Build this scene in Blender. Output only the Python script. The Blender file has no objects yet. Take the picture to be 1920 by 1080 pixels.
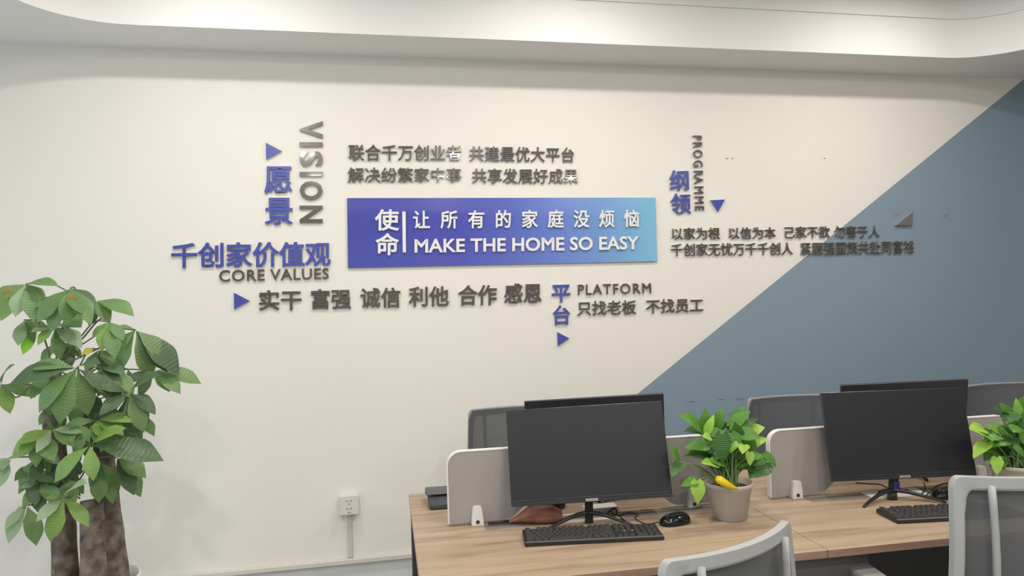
import bpy, bmesh, math, random
from mathutils import Vector, Matrix
PI = math.pi
SC = bpy.context.scene
C = SC.collection
V = Vector

# ------------------------------------------------------------------ camera
FPX = 1360.0
PITCH, YAW, ROLL = 0.0162616, 0.1960234, 0.0305668
CZ = 1.5186                       # eye height
_f = V((math.sin(YAW)*math.cos(PITCH), math.cos(YAW)*math.cos(PITCH), math.sin(PITCH)))
_r0 = V((math.cos(YAW), -math.sin(YAW), 0)); _d0 = _f.cross(_r0)
_r = math.cos(ROLL)*_r0 + math.sin(ROLL)*_d0
_d = -math.sin(ROLL)*_r0 + math.cos(ROLL)*_d0
cam = bpy.data.cameras.new('camera'); cam.sensor_width = 36; cam.lens = 36*FPX/1920
cam.clip_start = 0.05
camo = bpy.data.objects.new('camera', cam); C.objects.link(camo); SC.camera = camo
mw = Matrix((( _r.x, -_d.x, -_f.x, 0), (_r.y, -_d.y, -_f.y, 0), (_r.z, -_d.z, -_f.z, CZ), (0, 0, 0, 1)))
camo.matrix_world = mw
EYE = V((0, 0, CZ))
def ray(x, y): return _r*((x-960)/FPX) + _d*((y-540)/FPX) + _f
def on_y(x, y, Y): d = ray(x, y); return EYE + d*(Y/d.y)
def on_z(x, y, Z): d = ray(x, y); return EYE + d*((Z-CZ)/d.z)
def on_d(x, y, D): return EYE + ray(x, y)*D

# ------------------------------------------------------------------ world, exposure, lights
w = bpy.data.worlds.new('world'); SC.world = w; w.use_nodes = True
bg = w.node_tree.nodes['Background']; bg.inputs[0].default_value = (0.72, 0.87, 1.0, 1); bg.inputs[1].default_value = 2.5
vs = SC.view_settings
vs.view_transform = 'Standard'; vs.look = 'None'; vs.gamma = 1; vs.use_curve_mapping = False
vs.exposure = 0.17
FRONT_W, REAR_W = 13.2, 16.8
WALL_Y, CEIL_Z, STEP_Z, TRAY_Z = 3.9, 2.834, 3.056, 3.20
LAMP_X = (-0.62, 1.03, 2.80)
LAMP_Y = (2.83, 1.2, -0.4, -1.9)
for X in LAMP_X:
    for Y in LAMP_Y:
        l = bpy.data.lights.new('downlight_lamp', 'AREA'); l.shape = 'DISK'; l.size = 0.15
        l.energy = FRONT_W if Y == LAMP_Y[0] else REAR_W; l.color = (1, 0.955, 0.90)
        o = bpy.data.objects.new('downlight_lamp', l); C.objects.link(o); o.location = (X, Y, TRAY_Z-.020)

# ------------------------------------------------------------------ materials
def mat(name, col, rough=0.5, metal=0.0, spec=0.5, **kw):
    m = bpy.data.materials.new(name); m.use_nodes = True
    b = m.node_tree.nodes['Principled BSDF']
    b.inputs['Base Color'].default_value = (*col, 1); b.inputs['Roughness'].default_value = rough
    b.inputs['Metallic'].default_value = metal; b.inputs['Specular IOR Level'].default_value = spec
    for k, v in kw.items(): b.inputs[k.replace('_', ' ')].default_value = v
    return m
def srgb(r, g, b):
    f = lambda c: (c/255/12.92) if c/255 <= 0.04045 else ((c/255+0.055)/1.055)**2.4
    return (f(r), f(g), f(b))
def nodes(m): return m.node_tree.nodes, m.node_tree.links, m.node_tree.nodes['Principled BSDF']
def noisy(m, scale, c1, c2, stretch=(1, 1, 1), bump=0.0, detail=4, lo=0.3, hi=0.7, coord='Object'):
    n, l, b = nodes(m)
    tc = n.new('ShaderNodeTexCoord'); mp = n.new('ShaderNodeMapping'); mp.inputs['Scale'].default_value = stretch
    no = n.new('ShaderNodeTexNoise'); no.inputs['Scale'].default_value = scale; no.inputs['Detail'].default_value = detail
    cr = n.new('ShaderNodeValToRGB'); cr.color_ramp.elements[0].position = lo; cr.color_ramp.elements[1].position = hi
    cr.color_ramp.elements[0].color = (*c1, 1); cr.color_ramp.elements[1].color = (*c2, 1)
    l.new(tc.outputs[coord], mp.inputs[0]); l.new(mp.outputs[0], no.inputs['Vector'])
    l.new(no.outputs['Fac'], cr.inputs[0]); l.new(cr.outputs[0], b.inputs['Base Color'])
    if bump:
        bp = n.new('ShaderNodeBump'); bp.inputs['Strength'].default_value = bump; bp.inputs['Distance'].default_value = 0.002
        l.new(no.outputs['Fac'], bp.inputs['Height']); l.new(bp.outputs[0], b.inputs['Normal'])
    return m
M = {}
WHITE = (0.80, 0.775, 0.73)
M['ceiling'] = mat('ceiling_paint', (0.80, 0.785, 0.76), 0.9, spec=0.2)
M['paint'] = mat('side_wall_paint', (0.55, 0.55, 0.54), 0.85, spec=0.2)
# back wall: cream paint with a slate blue field right of a diagonal
m = mat('two_tone_wall_paint', WHITE, 0.8, spec=0.25); M['wall'] = m
n, l, b = nodes(m)
P0 = on_y(1920, 148, WALL_Y); P1 = on_y(1196, 738, WALL_Y)
ndx, ndz = (P0.z-P1.z), -(P0.x-P1.x)            # normal of the diagonal, positive to the lower right
geo = n.new('ShaderNodeTexCoord'); sep = n.new('ShaderNodeSeparateXYZ'); l.new(geo.outputs['Object'], sep.inputs[0])
a1 = n.new('ShaderNodeMath'); a1.operation = 'MULTIPLY'; a1.inputs[1].default_value = ndx; l.new(sep.outputs['X'], a1.inputs[0])
a2 = n.new('ShaderNodeMath'); a2.operation = 'MULTIPLY'; a2.inputs[1].default_value = ndz; l.new(sep.outputs['Z'], a2.inputs[0])
a3 = n.new('ShaderNodeMath'); a3.operation = 'ADD'; l.new(a1.outputs[0], a3.inputs[0]); l.new(a2.outputs[0], a3.inputs[1])
a4 = n.new('ShaderNodeMath'); a4.operation = 'GREATER_THAN'; a4.inputs[1].default_value = ndx*P1.x+ndz*P1.z; l.new(a3.outputs[0], a4.inputs[0])
no = n.new('ShaderNodeTexNoise'); no.inputs['Scale'].default_value = 1.3; l.new(geo.outputs['Object'], no.inputs['Vector'])
mx0 = n.new('ShaderNodeMix'); mx0.data_type = 'RGBA'; mx0.inputs[6].default_value = (0.80, 0.765, 0.695, 1); mx0.inputs[7].default_value = (0.83, 0.795, 0.73, 1); l.new(no.outputs['Fac'], mx0.inputs[0])
mx = n.new('ShaderNodeMix'); mx.data_type = 'RGBA'; l.new(a4.outputs[0], mx.inputs[0]); l.new(mx0.outputs[2], mx.inputs[6])
mx.inputs[7].default_value = (0.235, 0.31, 0.375, 1); l.new(mx.outputs[2], b.inputs['Base Color'])
M['floor'] = noisy(mat('floor_tile', (0.6, 0.6, 0.58), 0.25), 1.5, (0.40, 0.40, 0.40), (0.50, 0.50, 0.49))
M['trim'] = mat('skirting_cream', (0.66, 0.63, 0.55), 0.6)
M['skirt'] = noisy(mat('skirting_pale', (0.66, 0.66, 0.64), 0.5), 2.0, (0.60, 0.61, 0.60), (0.70, 0.70, 0.68))
M['glyph'] = mat('smoked_acrylic', (0.085, 0.075, 0.062), 0.22, spec=0.6, Coat_Weight=0.4, Coat_Roughness=0.05)
M['glyph_side'] = mat('acrylic_edge_grey', (0.33, 0.31, 0.29), 0.25, spec=0.6)
M['blue_glyph'] = mat('blue_acrylic', (0.062, 0.085, 0.38), 0.25, Coat_Weight=0.3)
M['blue_side'] = mat('acrylic_edge_pale', (0.42, 0.40, 0.40), 0.4)
M['white_glyph'] = mat('white_acrylic', (0.80, 0.79, 0.78), 0.35)
M['white_side'] = mat('white_acrylic_edge', (0.50, 0.49, 0.50), 0.5)
M['grey_glyph'] = mat('grey_acrylic', (0.17, 0.16, 0.16), 0.35)
M['grey_side'] = mat('grey_acrylic_edge', (0.34, 0.36, 0.38), 0.4)
m = mat('blue_gradient_acrylic', (0.1, 0.1, 0.5), 0.12, Coat_Weight=0.5, Coat_Roughness=0.03); M['board'] = m
n, l, b = nodes(m); tc = n.new('ShaderNodeTexCoord'); sp = n.new('ShaderNodeSeparateXYZ'); l.new(tc.outputs['Generated'], sp.inputs[0])
cr = n.new('ShaderNodeValToRGB'); l.new(sp.outputs['X'], cr.inputs[0]); e = cr.color_ramp.elements
e[0].position = 0; e[0].color = (*srgb(70, 76, 165), 1); e[1].position = 1; e[1].color = (*srgb(132, 190, 220), 1)
for p, c in ((0.35, (78, 84, 176)), (0.5, (92, 104, 190)), (0.65, (105, 128, 204)), (0.82, (118, 158, 210))):
    q = cr.color_ramp.elements.new(p); q.color = (*srgb(*c), 1)
l.new(cr.outputs[0], b.inputs['Base Color'])
nz = n.new('ShaderNodeTexNoise'); nz.inputs['Scale'].default_value = 3; bp = n.new('ShaderNodeBump'); bp.inputs['Strength'].default_value = 0.25; bp.inputs['Distance'].default_value = 0.004
l.new(tc.outputs['Object'], nz.inputs['Vector']); l.new(nz.outputs['Fac'], bp.inputs['Height']); l.new(bp.outputs[0], b.inputs['Coat Normal'])
M['board_edge'] = mat('clear_board_edge', (0.30, 0.31, 0.29), 0.4)
# oak laminate
m = mat('oak_laminate', (0.5, 0.35, 0.22), 0.42, spec=0.35); M['wood'] = m
n, l, b = nodes(m); tc = n.new('ShaderNodeTexCoord'); mp = n.new('ShaderNodeMapping'); mp.inputs['Scale'].default_value = (0.9, 11, 11)
n1 = n.new('ShaderNodeTexNoise'); n1.inputs['Scale'].default_value = 2.2; n1.inputs['Detail'].default_value = 6; n1.inputs['Distortion'].default_value = 0.6
mp2 = n.new('ShaderNodeMapping'); mp2.inputs['Scale'].default_value = (3, 90, 90); n2 = n.new('ShaderNodeTexNoise'); n2.inputs['Scale'].default_value = 2
l.new(tc.outputs['Object'], mp.inputs[0]); l.new(mp.outputs[0], n1.inputs['Vector']); l.new(tc.outputs['Object'], mp2.inputs[0]); l.new(mp2.outputs[0], n2.inputs['Vector'])
mm = n.new('ShaderNodeMath'); mm.operation = 'MULTIPLY_ADD'; mm.inputs[1].default_value = 0.3; l.new(n2.outputs['Fac'], mm.inputs[0]); l.new(n1.outputs['Fac'], mm.inputs[2])
cr = n.new('ShaderNodeValToRGB'); l.new(mm.outputs[0], cr.inputs[0]); e = cr.color_ramp.elements
e[0].position = 0.42; e[0].color = (0.235, 0.160, 0.102, 1); e[1].position = 0.84; e[1].color = (0.42, 0.31, 0.212, 1)
q = e.new(0.60); q.color = (0.36, 0.262, 0.175, 1)
l.new(cr.outputs[0], b.inputs['Base Color'])
M['wood_edge'] = noisy(mat('oak_edge_band', (0.3, 0.2, 0.15), 0.5), 3, (0.25, 0.155, 0.11), (0.33, 0.215, 0.155), (1, 14, 14))
M['screen'] = mat('dark_matt_screen', (0.013, 0.013, 0.017), 0.45, spec=0.45)
M['bezel'] = mat('black_monitor_plastic', (0.022, 0.023, 0.026), 0.35)
M['back_plastic'] = mat('black_back_plastic', (0.014, 0.015, 0.02), 0.45)
M['black'] = mat('black_plastic', (0.014, 0.013, 0.013), 0.38)
M['gloss'] = mat('glossy_black', (0.008, 0.008, 0.008), 0.12)
M['key'] = mat('key_plastic', (0.038, 0.036, 0.036), 0.45)
M['kb'] = mat('keyboard_body', (0.02, 0.02, 0.022), 0.35)
M['silver'] = mat('silver_badge', (0.5, 0.49, 0.47), 0.35, 0.6)
M['divider'] = noisy(mat('grey_divider_fabric', (0.33, 0.30, 0.29), 0.85, spec=0.2), 350, (0.33, 0.305, 0.295), (0.375, 0.345, 0.335), coord='Object')
M['white_plastic'] = mat('white_plastic', (0.74, 0.72, 0.69), 0.4)
M['socket'] = mat('socket_plastic', (0.70, 0.66, 0.60), 0.4)
M['hole'] = mat('socket_hole', (0.03, 0.03, 0.03), 0.8)
M['conduit'] = mat('conduit_plastic', (0.60, 0.57, 0.49), 0.5)
M['chair_frame'] = mat('grey_chair_plastic', (0.35, 0.36, 0.355), 0.45)
m = mat('grey_chair_mesh', (0.12, 0.125, 0.13), 0.8, spec=0.2); M['chair_mesh'] = m
n, l, b = nodes(m); tr = n.new('ShaderNodeBsdfTransparent'); ms = n.new('ShaderNodeMixShader'); ms.inputs[0].default_value = 0.93
out = n['Material Output']; l.new(tr.outputs[0], ms.inputs[1]); l.new(b.outputs[0], ms.inputs[2]); l.new(ms.outputs[0], out.inputs[0])
M['seat'] = mat('dark_seat_fabric', (0.05, 0.052, 0.056), 0.9)
M['arm_pad'] = mat('grey_arm_pad', (0.22, 0.22, 0.21), 0.6)
M['steel'] = mat('dark_steel', (0.06, 0.06, 0.065), 0.45, 0.3)
M['pedestal'] = mat('grey_pedestal', (0.10, 0.095, 0.09), 0.5)
M['tray'] = mat('plain_grey', (0.20, 0.18, 0.165), 0.5)  # flat grey for the desk strip and the wall residue
M['pouch'] = mat('grey_pouch_cloth', (0.06, 0.06, 0.065), 0.6)
M['pouch_flap'] = mat('pouch_flap_cloth', (0.10, 0.10, 0.10), 0.65)
M['umbrella'] = noisy(mat('rust_cloth', (0.12, 0.04, 0.02), 0.8), 25, (0.15, 0.06, 0.04), (0.27, 0.12, 0.08))
M['paper'] = mat('white_paper', (0.72, 0.67, 0.60), 0.7)
M['blue_plug'] = mat('blue_plug', (0.02, 0.04, 0.20), 0.4)
def leafmat(name, c1, c2, rough=0.42):
    m = noisy(mat(name, c1, rough, spec=0.4), 9, c1, c2, bump=0.0)
    n, l, b = nodes(m)
    tr = n.new('ShaderNodeBsdfTranslucent'); tr.inputs[0].default_value = (*[min(1, c*1.5) for c in c2], 1)
    ms = n.new('ShaderNodeMixShader'); ms.inputs[0].default_value = 0.22
    l.new(b.outputs[0], ms.inputs[1]); l.new(tr.outputs[0], ms.inputs[2]); l.new(ms.outputs[0], n['Material Output'].inputs[0])
    # fine lateral veins
    uv = n.new('ShaderNodeTexCoord'); wv = n.new('ShaderNodeTexWave'); wv.wave_type = 'BANDS'; wv.bands_direction = 'X'
    mp = n.new('ShaderNodeMapping'); mp.inputs['Scale'].default_value = (5, 1.2, 1); wv.inputs['Scale'].default_value = 1.0
    l.new(uv.outputs['UV'], mp.inputs[0]); l.new(mp.outputs[0], wv.inputs['Vector'])
    bp = n.new('ShaderNodeBump'); bp.inputs['Strength'].default_value = 0.4; bp.inputs['Distance'].default_value = 0.002
    l.new(wv.outputs['Fac'], bp.inputs['Height']); l.new(bp.outputs[0], b.inputs['Normal'])
    return m
M['leaf_mid'] = leafmat('money_leaf_mid', (0.125, 0.225, 0.075), (0.175, 0.30, 0.105))
M['leaf_dark'] = leafmat('money_leaf_dark', (0.07, 0.125, 0.06), (0.10, 0.17, 0.08))
M['leaf_light'] = leafmat('money_leaf_light', (0.18, 0.31, 0.07), (0.235, 0.38, 0.095))
M['leaf_pale'] = leafmat('money_leaf_pale', (0.25, 0.36, 0.20), (0.33, 0.45, 0.27))
M['leaf_bright'] = leafmat('fresh_leaf', (0.20, 0.50, 0.03), (0.28, 0.58, 0.05))
M['leaf_yellow'] = leafmat('yellow_leaf', (0.55, 0.44, 0.05), (0.66, 0.55, 0.08))
M['leaf_brown'] = leafmat('brown_leaf', (0.30, 0.20, 0.07), (0.38, 0.27, 0.10))
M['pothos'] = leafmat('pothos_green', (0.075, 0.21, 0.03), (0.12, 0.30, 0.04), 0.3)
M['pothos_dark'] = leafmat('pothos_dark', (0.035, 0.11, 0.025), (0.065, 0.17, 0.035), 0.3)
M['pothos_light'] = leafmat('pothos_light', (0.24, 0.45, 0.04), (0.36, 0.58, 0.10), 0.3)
M['yellow'] = leafmat('bright_yellow_leaf', (0.78, 0.55, 0.01), (0.85, 0.66, 0.03), 0.4)
M['stem'] = mat('green_stem', (0.16, 0.27, 0.09), 0.5)
M['twig'] = mat('brown_twig', (0.13, 0.14, 0.08), 0.7)
M['bark'] = noisy(mat('money_tree_bark', (0.14, 0.11, 0.09), 0.85), 16, (0.075, 0.055, 0.042), (0.27, 0.215, 0.17), (1.6, 1.6, 1.5), bump=0.9, detail=8, lo=0.35, hi=0.72)
M['cut'] = mat('cut_wood', (0.20, 0.15, 0.11), 0.8)
M['soil'] = noisy(mat('soil', (0.05, 0.035, 0.025), 0.95), 60, (0.02, 0.015, 0.01), (0.09, 0.065, 0.045), bump=1)
m = mat('clear_plastic_pot', (0.72, 0.66, 0.60), 0.25, spec=0.5); M['potplastic'] = m
n, l, b = nodes(m); tr = n.new('ShaderNodeBsdfTransparent'); ms = n.new('ShaderNodeMixShader'); ms.inputs[0].default_value = 0.5
l.new(tr.outputs[0], ms.inputs[1]); l.new(b.outputs[0], ms.inputs[2]); l.new(ms.outputs[0], n['Material Output'].inputs[0])
M['potsoil'] = noisy(mat('potted_soil', (0.2, 0.18, 0.15), 0.9), 18, (0.36, 0.32, 0.28), (0.52, 0.47, 0.42))
M['potbase'] = mat('pot_base_dark', (0.11, 0.11, 0.12), 0.3)
M['ceramic'] = mat('white_ceramic', (0.75, 0.75, 0.74), 0.2)
M['lamp'] = mat('lamp_diffuser', (0.9, 0.9, 0.9), 0.5)
nodes(M['lamp'])[2].inputs['Emission Color'].default_value = (1, 0.95, 0.88, 1); nodes(M['lamp'])[2].inputs['Emission Strength'].default_value = 12
m = bpy.data.materials.new('window_glass'); m.use_nodes = True; M['glass'] = m
n = m.node_tree.nodes; l = m.node_tree.links; n.remove(n['Principled BSDF'])
tr = n.new('ShaderNodeBsdfTransparent'); gl = n.new('ShaderNodeBsdfGlossy'); gl.inputs['Roughness'].default_value = 0.02; ms = n.new('ShaderNodeMixShader'); ms.inputs[0].default_value = 0.06
l.new(tr.outputs[0], ms.inputs[1]); l.new(gl.outputs[0], ms.inputs[2]); l.new(ms.outputs[0], n['Material Output'].inputs[0])

# ------------------------------------------------------------------ mesh helpers
def obj(name, bm, ms, parent=None, smooth=False, loc=None):
    me = bpy.data.meshes.new(name); bm.to_mesh(me); bm.free()
    for x in (ms if isinstance(ms, (list, tuple)) else [ms]): me.materials.append(x)
    if smooth:
        for p in me.polygons: p.use_smooth = True
    o = bpy.data.objects.new(name, me); C.objects.link(o)
    if parent: o.parent = parent
    if loc is not None: o.location = loc
    return o
def thing(name, label, cat, loc=(0, 0, 0), rotz=0, group=None):
    o = bpy.data.objects.new(name, None); C.objects.link(o); o.location = loc; o.rotation_euler = (0, 0, rotz)
    return tag(o, label, cat, group)
def tag(o, label, cat, group=None):
    o['label'] = label; o['category'] = cat
    if group: o['group'] = group
    return o
def struct(name, bm, m, smooth=False):
    o = obj(name, bm, m, None, smooth); o['kind'] = 'structure'; return o
def nb(): return bmesh.new()
def box(bm, x0, x1, y0, y1, z0, z1, bev=0.0, seg=2, mi=0):
    t = bmesh.new()
    bmesh.ops.create_cube(t, size=1)
    for v in t.verts: v.co = V(((x0+x1)/2+v.co.x*(x1-x0), (y0+y1)/2+v.co.y*(y1-y0), (z0+z1)/2+v.co.z*(z1-z0)))
    if bev: bmesh.ops.bevel(t, geom=list(t.edges), offset=bev, segments=seg, affect='EDGES', profile=0.5)
    return merge(bm, t, mi)
def merge(bm, t, mi=0, mtx=None):
    if mtx is not None: bmesh.ops.transform(t, matrix=mtx, verts=t.verts)
    vm = [bm.verts.new(v.co) for v in t.verts]; t.verts.index_update()
    for f in t.faces:
        try:
            g = bm.faces.new([vm[v.index] for v in f.verts]); g.material_index = mi or f.material_index; g.smooth = f.smooth
        except ValueError: pass
    t.free(); return bm
def tube(bm, pts, r, n=8, cap=True, flat=1.0, mi=0):
    pts = [V(p) for p in pts]; rs = r if isinstance(r, (list, tuple)) else [r]*len(pts)
    rings = []; up = V((0, 0, 1)); prev = None
    for i, p in enumerate(pts):
        d = (pts[min(i+1, len(pts)-1)]-pts[max(i-1, 0)]).normalized()
        if prev is None: a = d.cross(up if abs(d.z) < 0.9 else V((1, 0, 0))).normalized()
        else: a = (prev-d*prev.dot(d)).normalized()
        prev = a; b = d.cross(a)
        rings.append([bm.verts.new(p+(a*math.cos(2*PI*k/n)+b*math.sin(2*PI*k/n)*flat)*rs[i]) for k in range(n)])
    for i in range(len(rings)-1):
        for k in range(n):
            f = bm.faces.new((rings[i][k], rings[i][(k+1) % n], rings[i+1][(k+1) % n], rings[i+1][k])); f.smooth = True; f.material_index = mi
    if cap:
        f = bm.faces.new(rings[0][::-1]); f.material_index = mi; f = bm.faces.new(rings[-1]); f.material_index = mi
    return bm
def lathe(bm, prof, n=32, c=(0, 0), mi=0):
    rings = [[bm.verts.new((c[0]+r*math.cos(2*PI*k/n), c[1]+r*math.sin(2*PI*k/n), z)) for k in range(n)] for r, z in prof]
    for i in range(len(rings)-1):
        for k in range(n):
            f = bm.faces.new((rings[i][k], rings[i][(k+1) % n], rings[i+1][(k+1) % n], rings[i+1][k])); f.smooth = True; f.material_index = mi
    return bm
def prism(bm, poly, axis, a, b, mi=0, side=None):
    """poly of 2-D points, extruded along axis from a to b"""
    mk = {'y': lambda p, t: (p[0], t, p[1]), 'z': lambda p, t: (p[0], p[1], t), 'x': lambda p, t: (t, p[0], p[1])}[axis]
    A = [bm.verts.new(mk(p, a)) for p in poly]; B = [bm.verts.new(mk(p, b)) for p in poly]
    f = bm.faces.new(A); f.material_index = mi; f = bm.faces.new(B[::-1]); f.material_index = mi
    for i in range(len(poly)):
        f = bm.faces.new((A[i], B[i], B[(i+1) % len(poly)], A[(i+1) % len(poly)])); f.material_index = mi if side is None else side
    bmesh.ops.recalc_face_normals(bm, faces=bm.faces); return bm
def spline(pts, n=6):
    """Catmull-Rom through pts"""
    P = [V(p) for p in pts]; P = [P[0]*2-P[1]]+P+[P[-1]*2-P[-2]]; out = []
    for i in range(1, len(P)-2):
        for k in range(n):
            t = k/n; a, b, c, d = P[i-1:i+3]
            out.append(0.5*((2*b)+(c-a)*t+(2*a-5*b+4*c-d)*t*t+(3*b-a-3*c+d)*t**3))
    return out+[P[-2]]
def copy_tree(o, parent=None):
    c = o.copy(); C.objects.link(c); c.parent = parent
    if parent is not None: c.matrix_parent_inverse = o.matrix_parent_inverse.copy()
    for ch in list(o.children): copy_tree(ch, c)
    return c

# ------------------------------------------------------------------ room shell
XL, XR, YF = -3.3, 6.4, -3.4
bm = nb(); box(bm, XL-.15, XR+.15, WALL_Y, WALL_Y+.15, 0, CEIL_Z+.5); struct('wall_back', bm, M['wall'])
bm = nb(); box(bm, XR, XR+.15, YF, WALL_Y, 0, CEIL_Z+.5); struct('wall_right', bm, M['paint'])
bm = nb(); box(bm, XL-.15, XR+.15, YF-.15, YF, 0, CEIL_Z+.5); struct('wall_front', bm, M['paint'])
bm = nb(); box(bm, XL-.15, XR+.15, YF-.15, WALL_Y+.15, -.1, 0); struct('floor', bm, M['floor'])
# left wall with a wide window
WY0, WY1, WZ0, WZ1 = -0.6, 3.0, 0.45, 2.35
bm = nb()
box(bm, XL-.15, XL, YF, WY0, 0, CEIL_Z+.5); box(bm, XL-.15, XL, WY1, WALL_Y, 0, CEIL_Z+.5)
box(bm, XL-.15, XL, WY0, WY1, 0, WZ0); box(bm, XL-.15, XL, WY0, WY1, WZ1, CEIL_Z+.5)
struct('wall_left', bm, M['paint'])
bm = nb()
for y in (WY0, (WY0+WY1)/2-.025, WY1-.05): box(bm, XL-.1, XL-.04, y, y+.05, WZ0, WZ1)
for z in (WZ0, WZ1-.05): box(bm, XL-.1, XL-.04, WY0, WY1, z, z+.05)
wf = struct('window_1', bm, M['white_plastic'])
bm = nb(); box(bm, XL-.075, XL-.069, WY0+.05, WY1-.05, WZ0+.05, WZ1-.05); obj('pane', bm, M['glass'], wf)
pl = bpy.data.lights.new('window_portal', 'AREA'); pl.shape = 'RECTANGLE'; pl.size = WY1-WY0; pl.size_y = WZ1-WZ0; pl.cycles.is_portal = True
po = bpy.data.objects.new('window_portal', pl); C.objects.link(po); po.location = (XL-.16, (WY0+WY1)/2, (WZ0+WZ1)/2)
po.rotation_euler = (PI/2, 0, -PI/2)
# ceiling: soffit with a rounded tray opening
TX0, TX1, TY0, TY1, TR = -1.45, 3.72, -2.6, 3.578, 0.42
def rrect(x0, x1, y0, y1, r, n=14):
    out = []
    for cx, cy, a0 in ((x1-r, y1-r, 0), (x0+r, y1-r, 90), (x0+r, y0+r, 180), (x1-r, y0+r, 270)):
        for k in range(n+1):
            a = math.radians(a0+90*k/n); out.append((cx+r*math.cos(a), cy+r*math.sin(a)))
    return out
bm = nb(); hole = rrect(TX0, TX1, TY0, TY1, TR); N = len(hole)
cx, cy = (TX0+TX1)/2, (TY0+TY1)/2
def outer_pt(p):
    dx, dy = p[0]-cx, p[1]-cy
    t = min([((XR+.1 if dx > 0 else XL-.1)-cx)/dx if abs(dx) > 1e-6 else 1e9, ((WALL_Y+.1 if dy > 0 else YF-.1)-cy)/dy if abs(dy) > 1e-6 else 1e9])
    return (cx+dx*t, cy+dy*t)
outs = [outer_pt(p) for p in hole]
corn = [(XR+.1, WALL_Y+.1), (XL-.1, WALL_Y+.1), (XL-.1, YF-.1), (XR+.1, YF-.1)]
va = [bm.verts.new((p[0], p[1], CEIL_Z)) for p in hole]; vb = [bm.verts.new((p[0], p[1], CEIL_Z)) for p in outs]
vt = [bm.verts.new((p[0], p[1], STEP_Z)) for p in hole]
hole2 = rrect(TX0+.01, TX1-.01, TY0+.01, TY1-.01, TR-.01)
vs_ = [bm.verts.new((p[0], p[1], STEP_Z)) for p in hole2]; vu = [bm.verts.new((p[0], p[1], TRAY_Z)) for p in hole2]
for i in range(N):
    j = (i+1) % N
    f = bm.faces.new((va[i], va[j], vb[j], vb[i]))
    f = bm.faces.new((va[j], va[i], vt[i], vt[j])); f.smooth = True
    bm.faces.new((vt[j], vt[i], vs_[i], vs_[j])); f = bm.faces.new((vs_[j], vs_[i], vu[i], vu[j])); f.smooth = True
    a, b_ = outs[i], outs[j]
    if abs(a[0]-b_[0]) > 1e-5 and abs(a[1]-b_[1]) > 1e-5:
        c = min(corn, key=lambda q: (q[0]-a[0])**2+(q[1]-a[1])**2+(q[0]-b_[0])**2+(q[1]-b_[1])**2)
        bm.faces.new((vb[i], vb[j], bm.verts.new((c[0], c[1], CEIL_Z))))
bm.faces.new(vu)
bmesh.ops.recalc_face_normals(bm, faces=bm.faces)
cl_ = struct('ceiling', bm, M['ceiling']); cl_.data.set_sharp_from_angle(angle=math.radians(40))
bm = nb(); box(bm, XL-.15, XR+.15, YF-.15, WALL_Y+.15, CEIL_Z+.5, CEIL_Z+.6); struct('ceiling_slab', bm, M['ceiling']).name = 'ceiling_upper'
# skirting
LEDGE = on_y(740, 1037.5, WALL_Y).z
bm = nb(); box(bm, XL, XR, WALL_Y-.034, WALL_Y, LEDGE-.022, LEDGE, .002); struct('trim_1', bm, M['trim'])
bm = nb(); box(bm, XL, XR, WALL_Y-.012, WALL_Y, 0, LEDGE-.022); struct('baseboard_back', bm, M['skirt'])
# downlights in the tray
first = None
for yi, Y in enumerate(LAMP_Y):
    for xi, X in enumerate(LAMP_X):
        lab = 'round white downlight in the ceiling tray, %s row, %s' % (('lettered wall', 'desk', 'camera', 'rearmost')[yi], ('window side', 'middle', 'blue wall side')[xi])
        if first is None:
            first = thing('ceiling_downlight', lab, 'ceiling light', (X, Y, TRAY_Z), 0, 'downlights in the ceiling tray')
            bm = nb(); lathe(bm, [(0, 0), (.075, 0), (.078, -.004), (.076, -.012), (.06, -.014), (.058, -.010), (0, -.010)], 28); obj('housing', bm, M['white_plastic'], first)
            bm = nb(); lathe(bm, [(.057, -.0105), (.045, -.013), (0, -.014)], 28); obj('diffuser', bm, M['lamp'], first)
        else:
            c = copy_tree(first); c.location = (X, Y, TRAY_Z); c['label'] = lab

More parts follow.
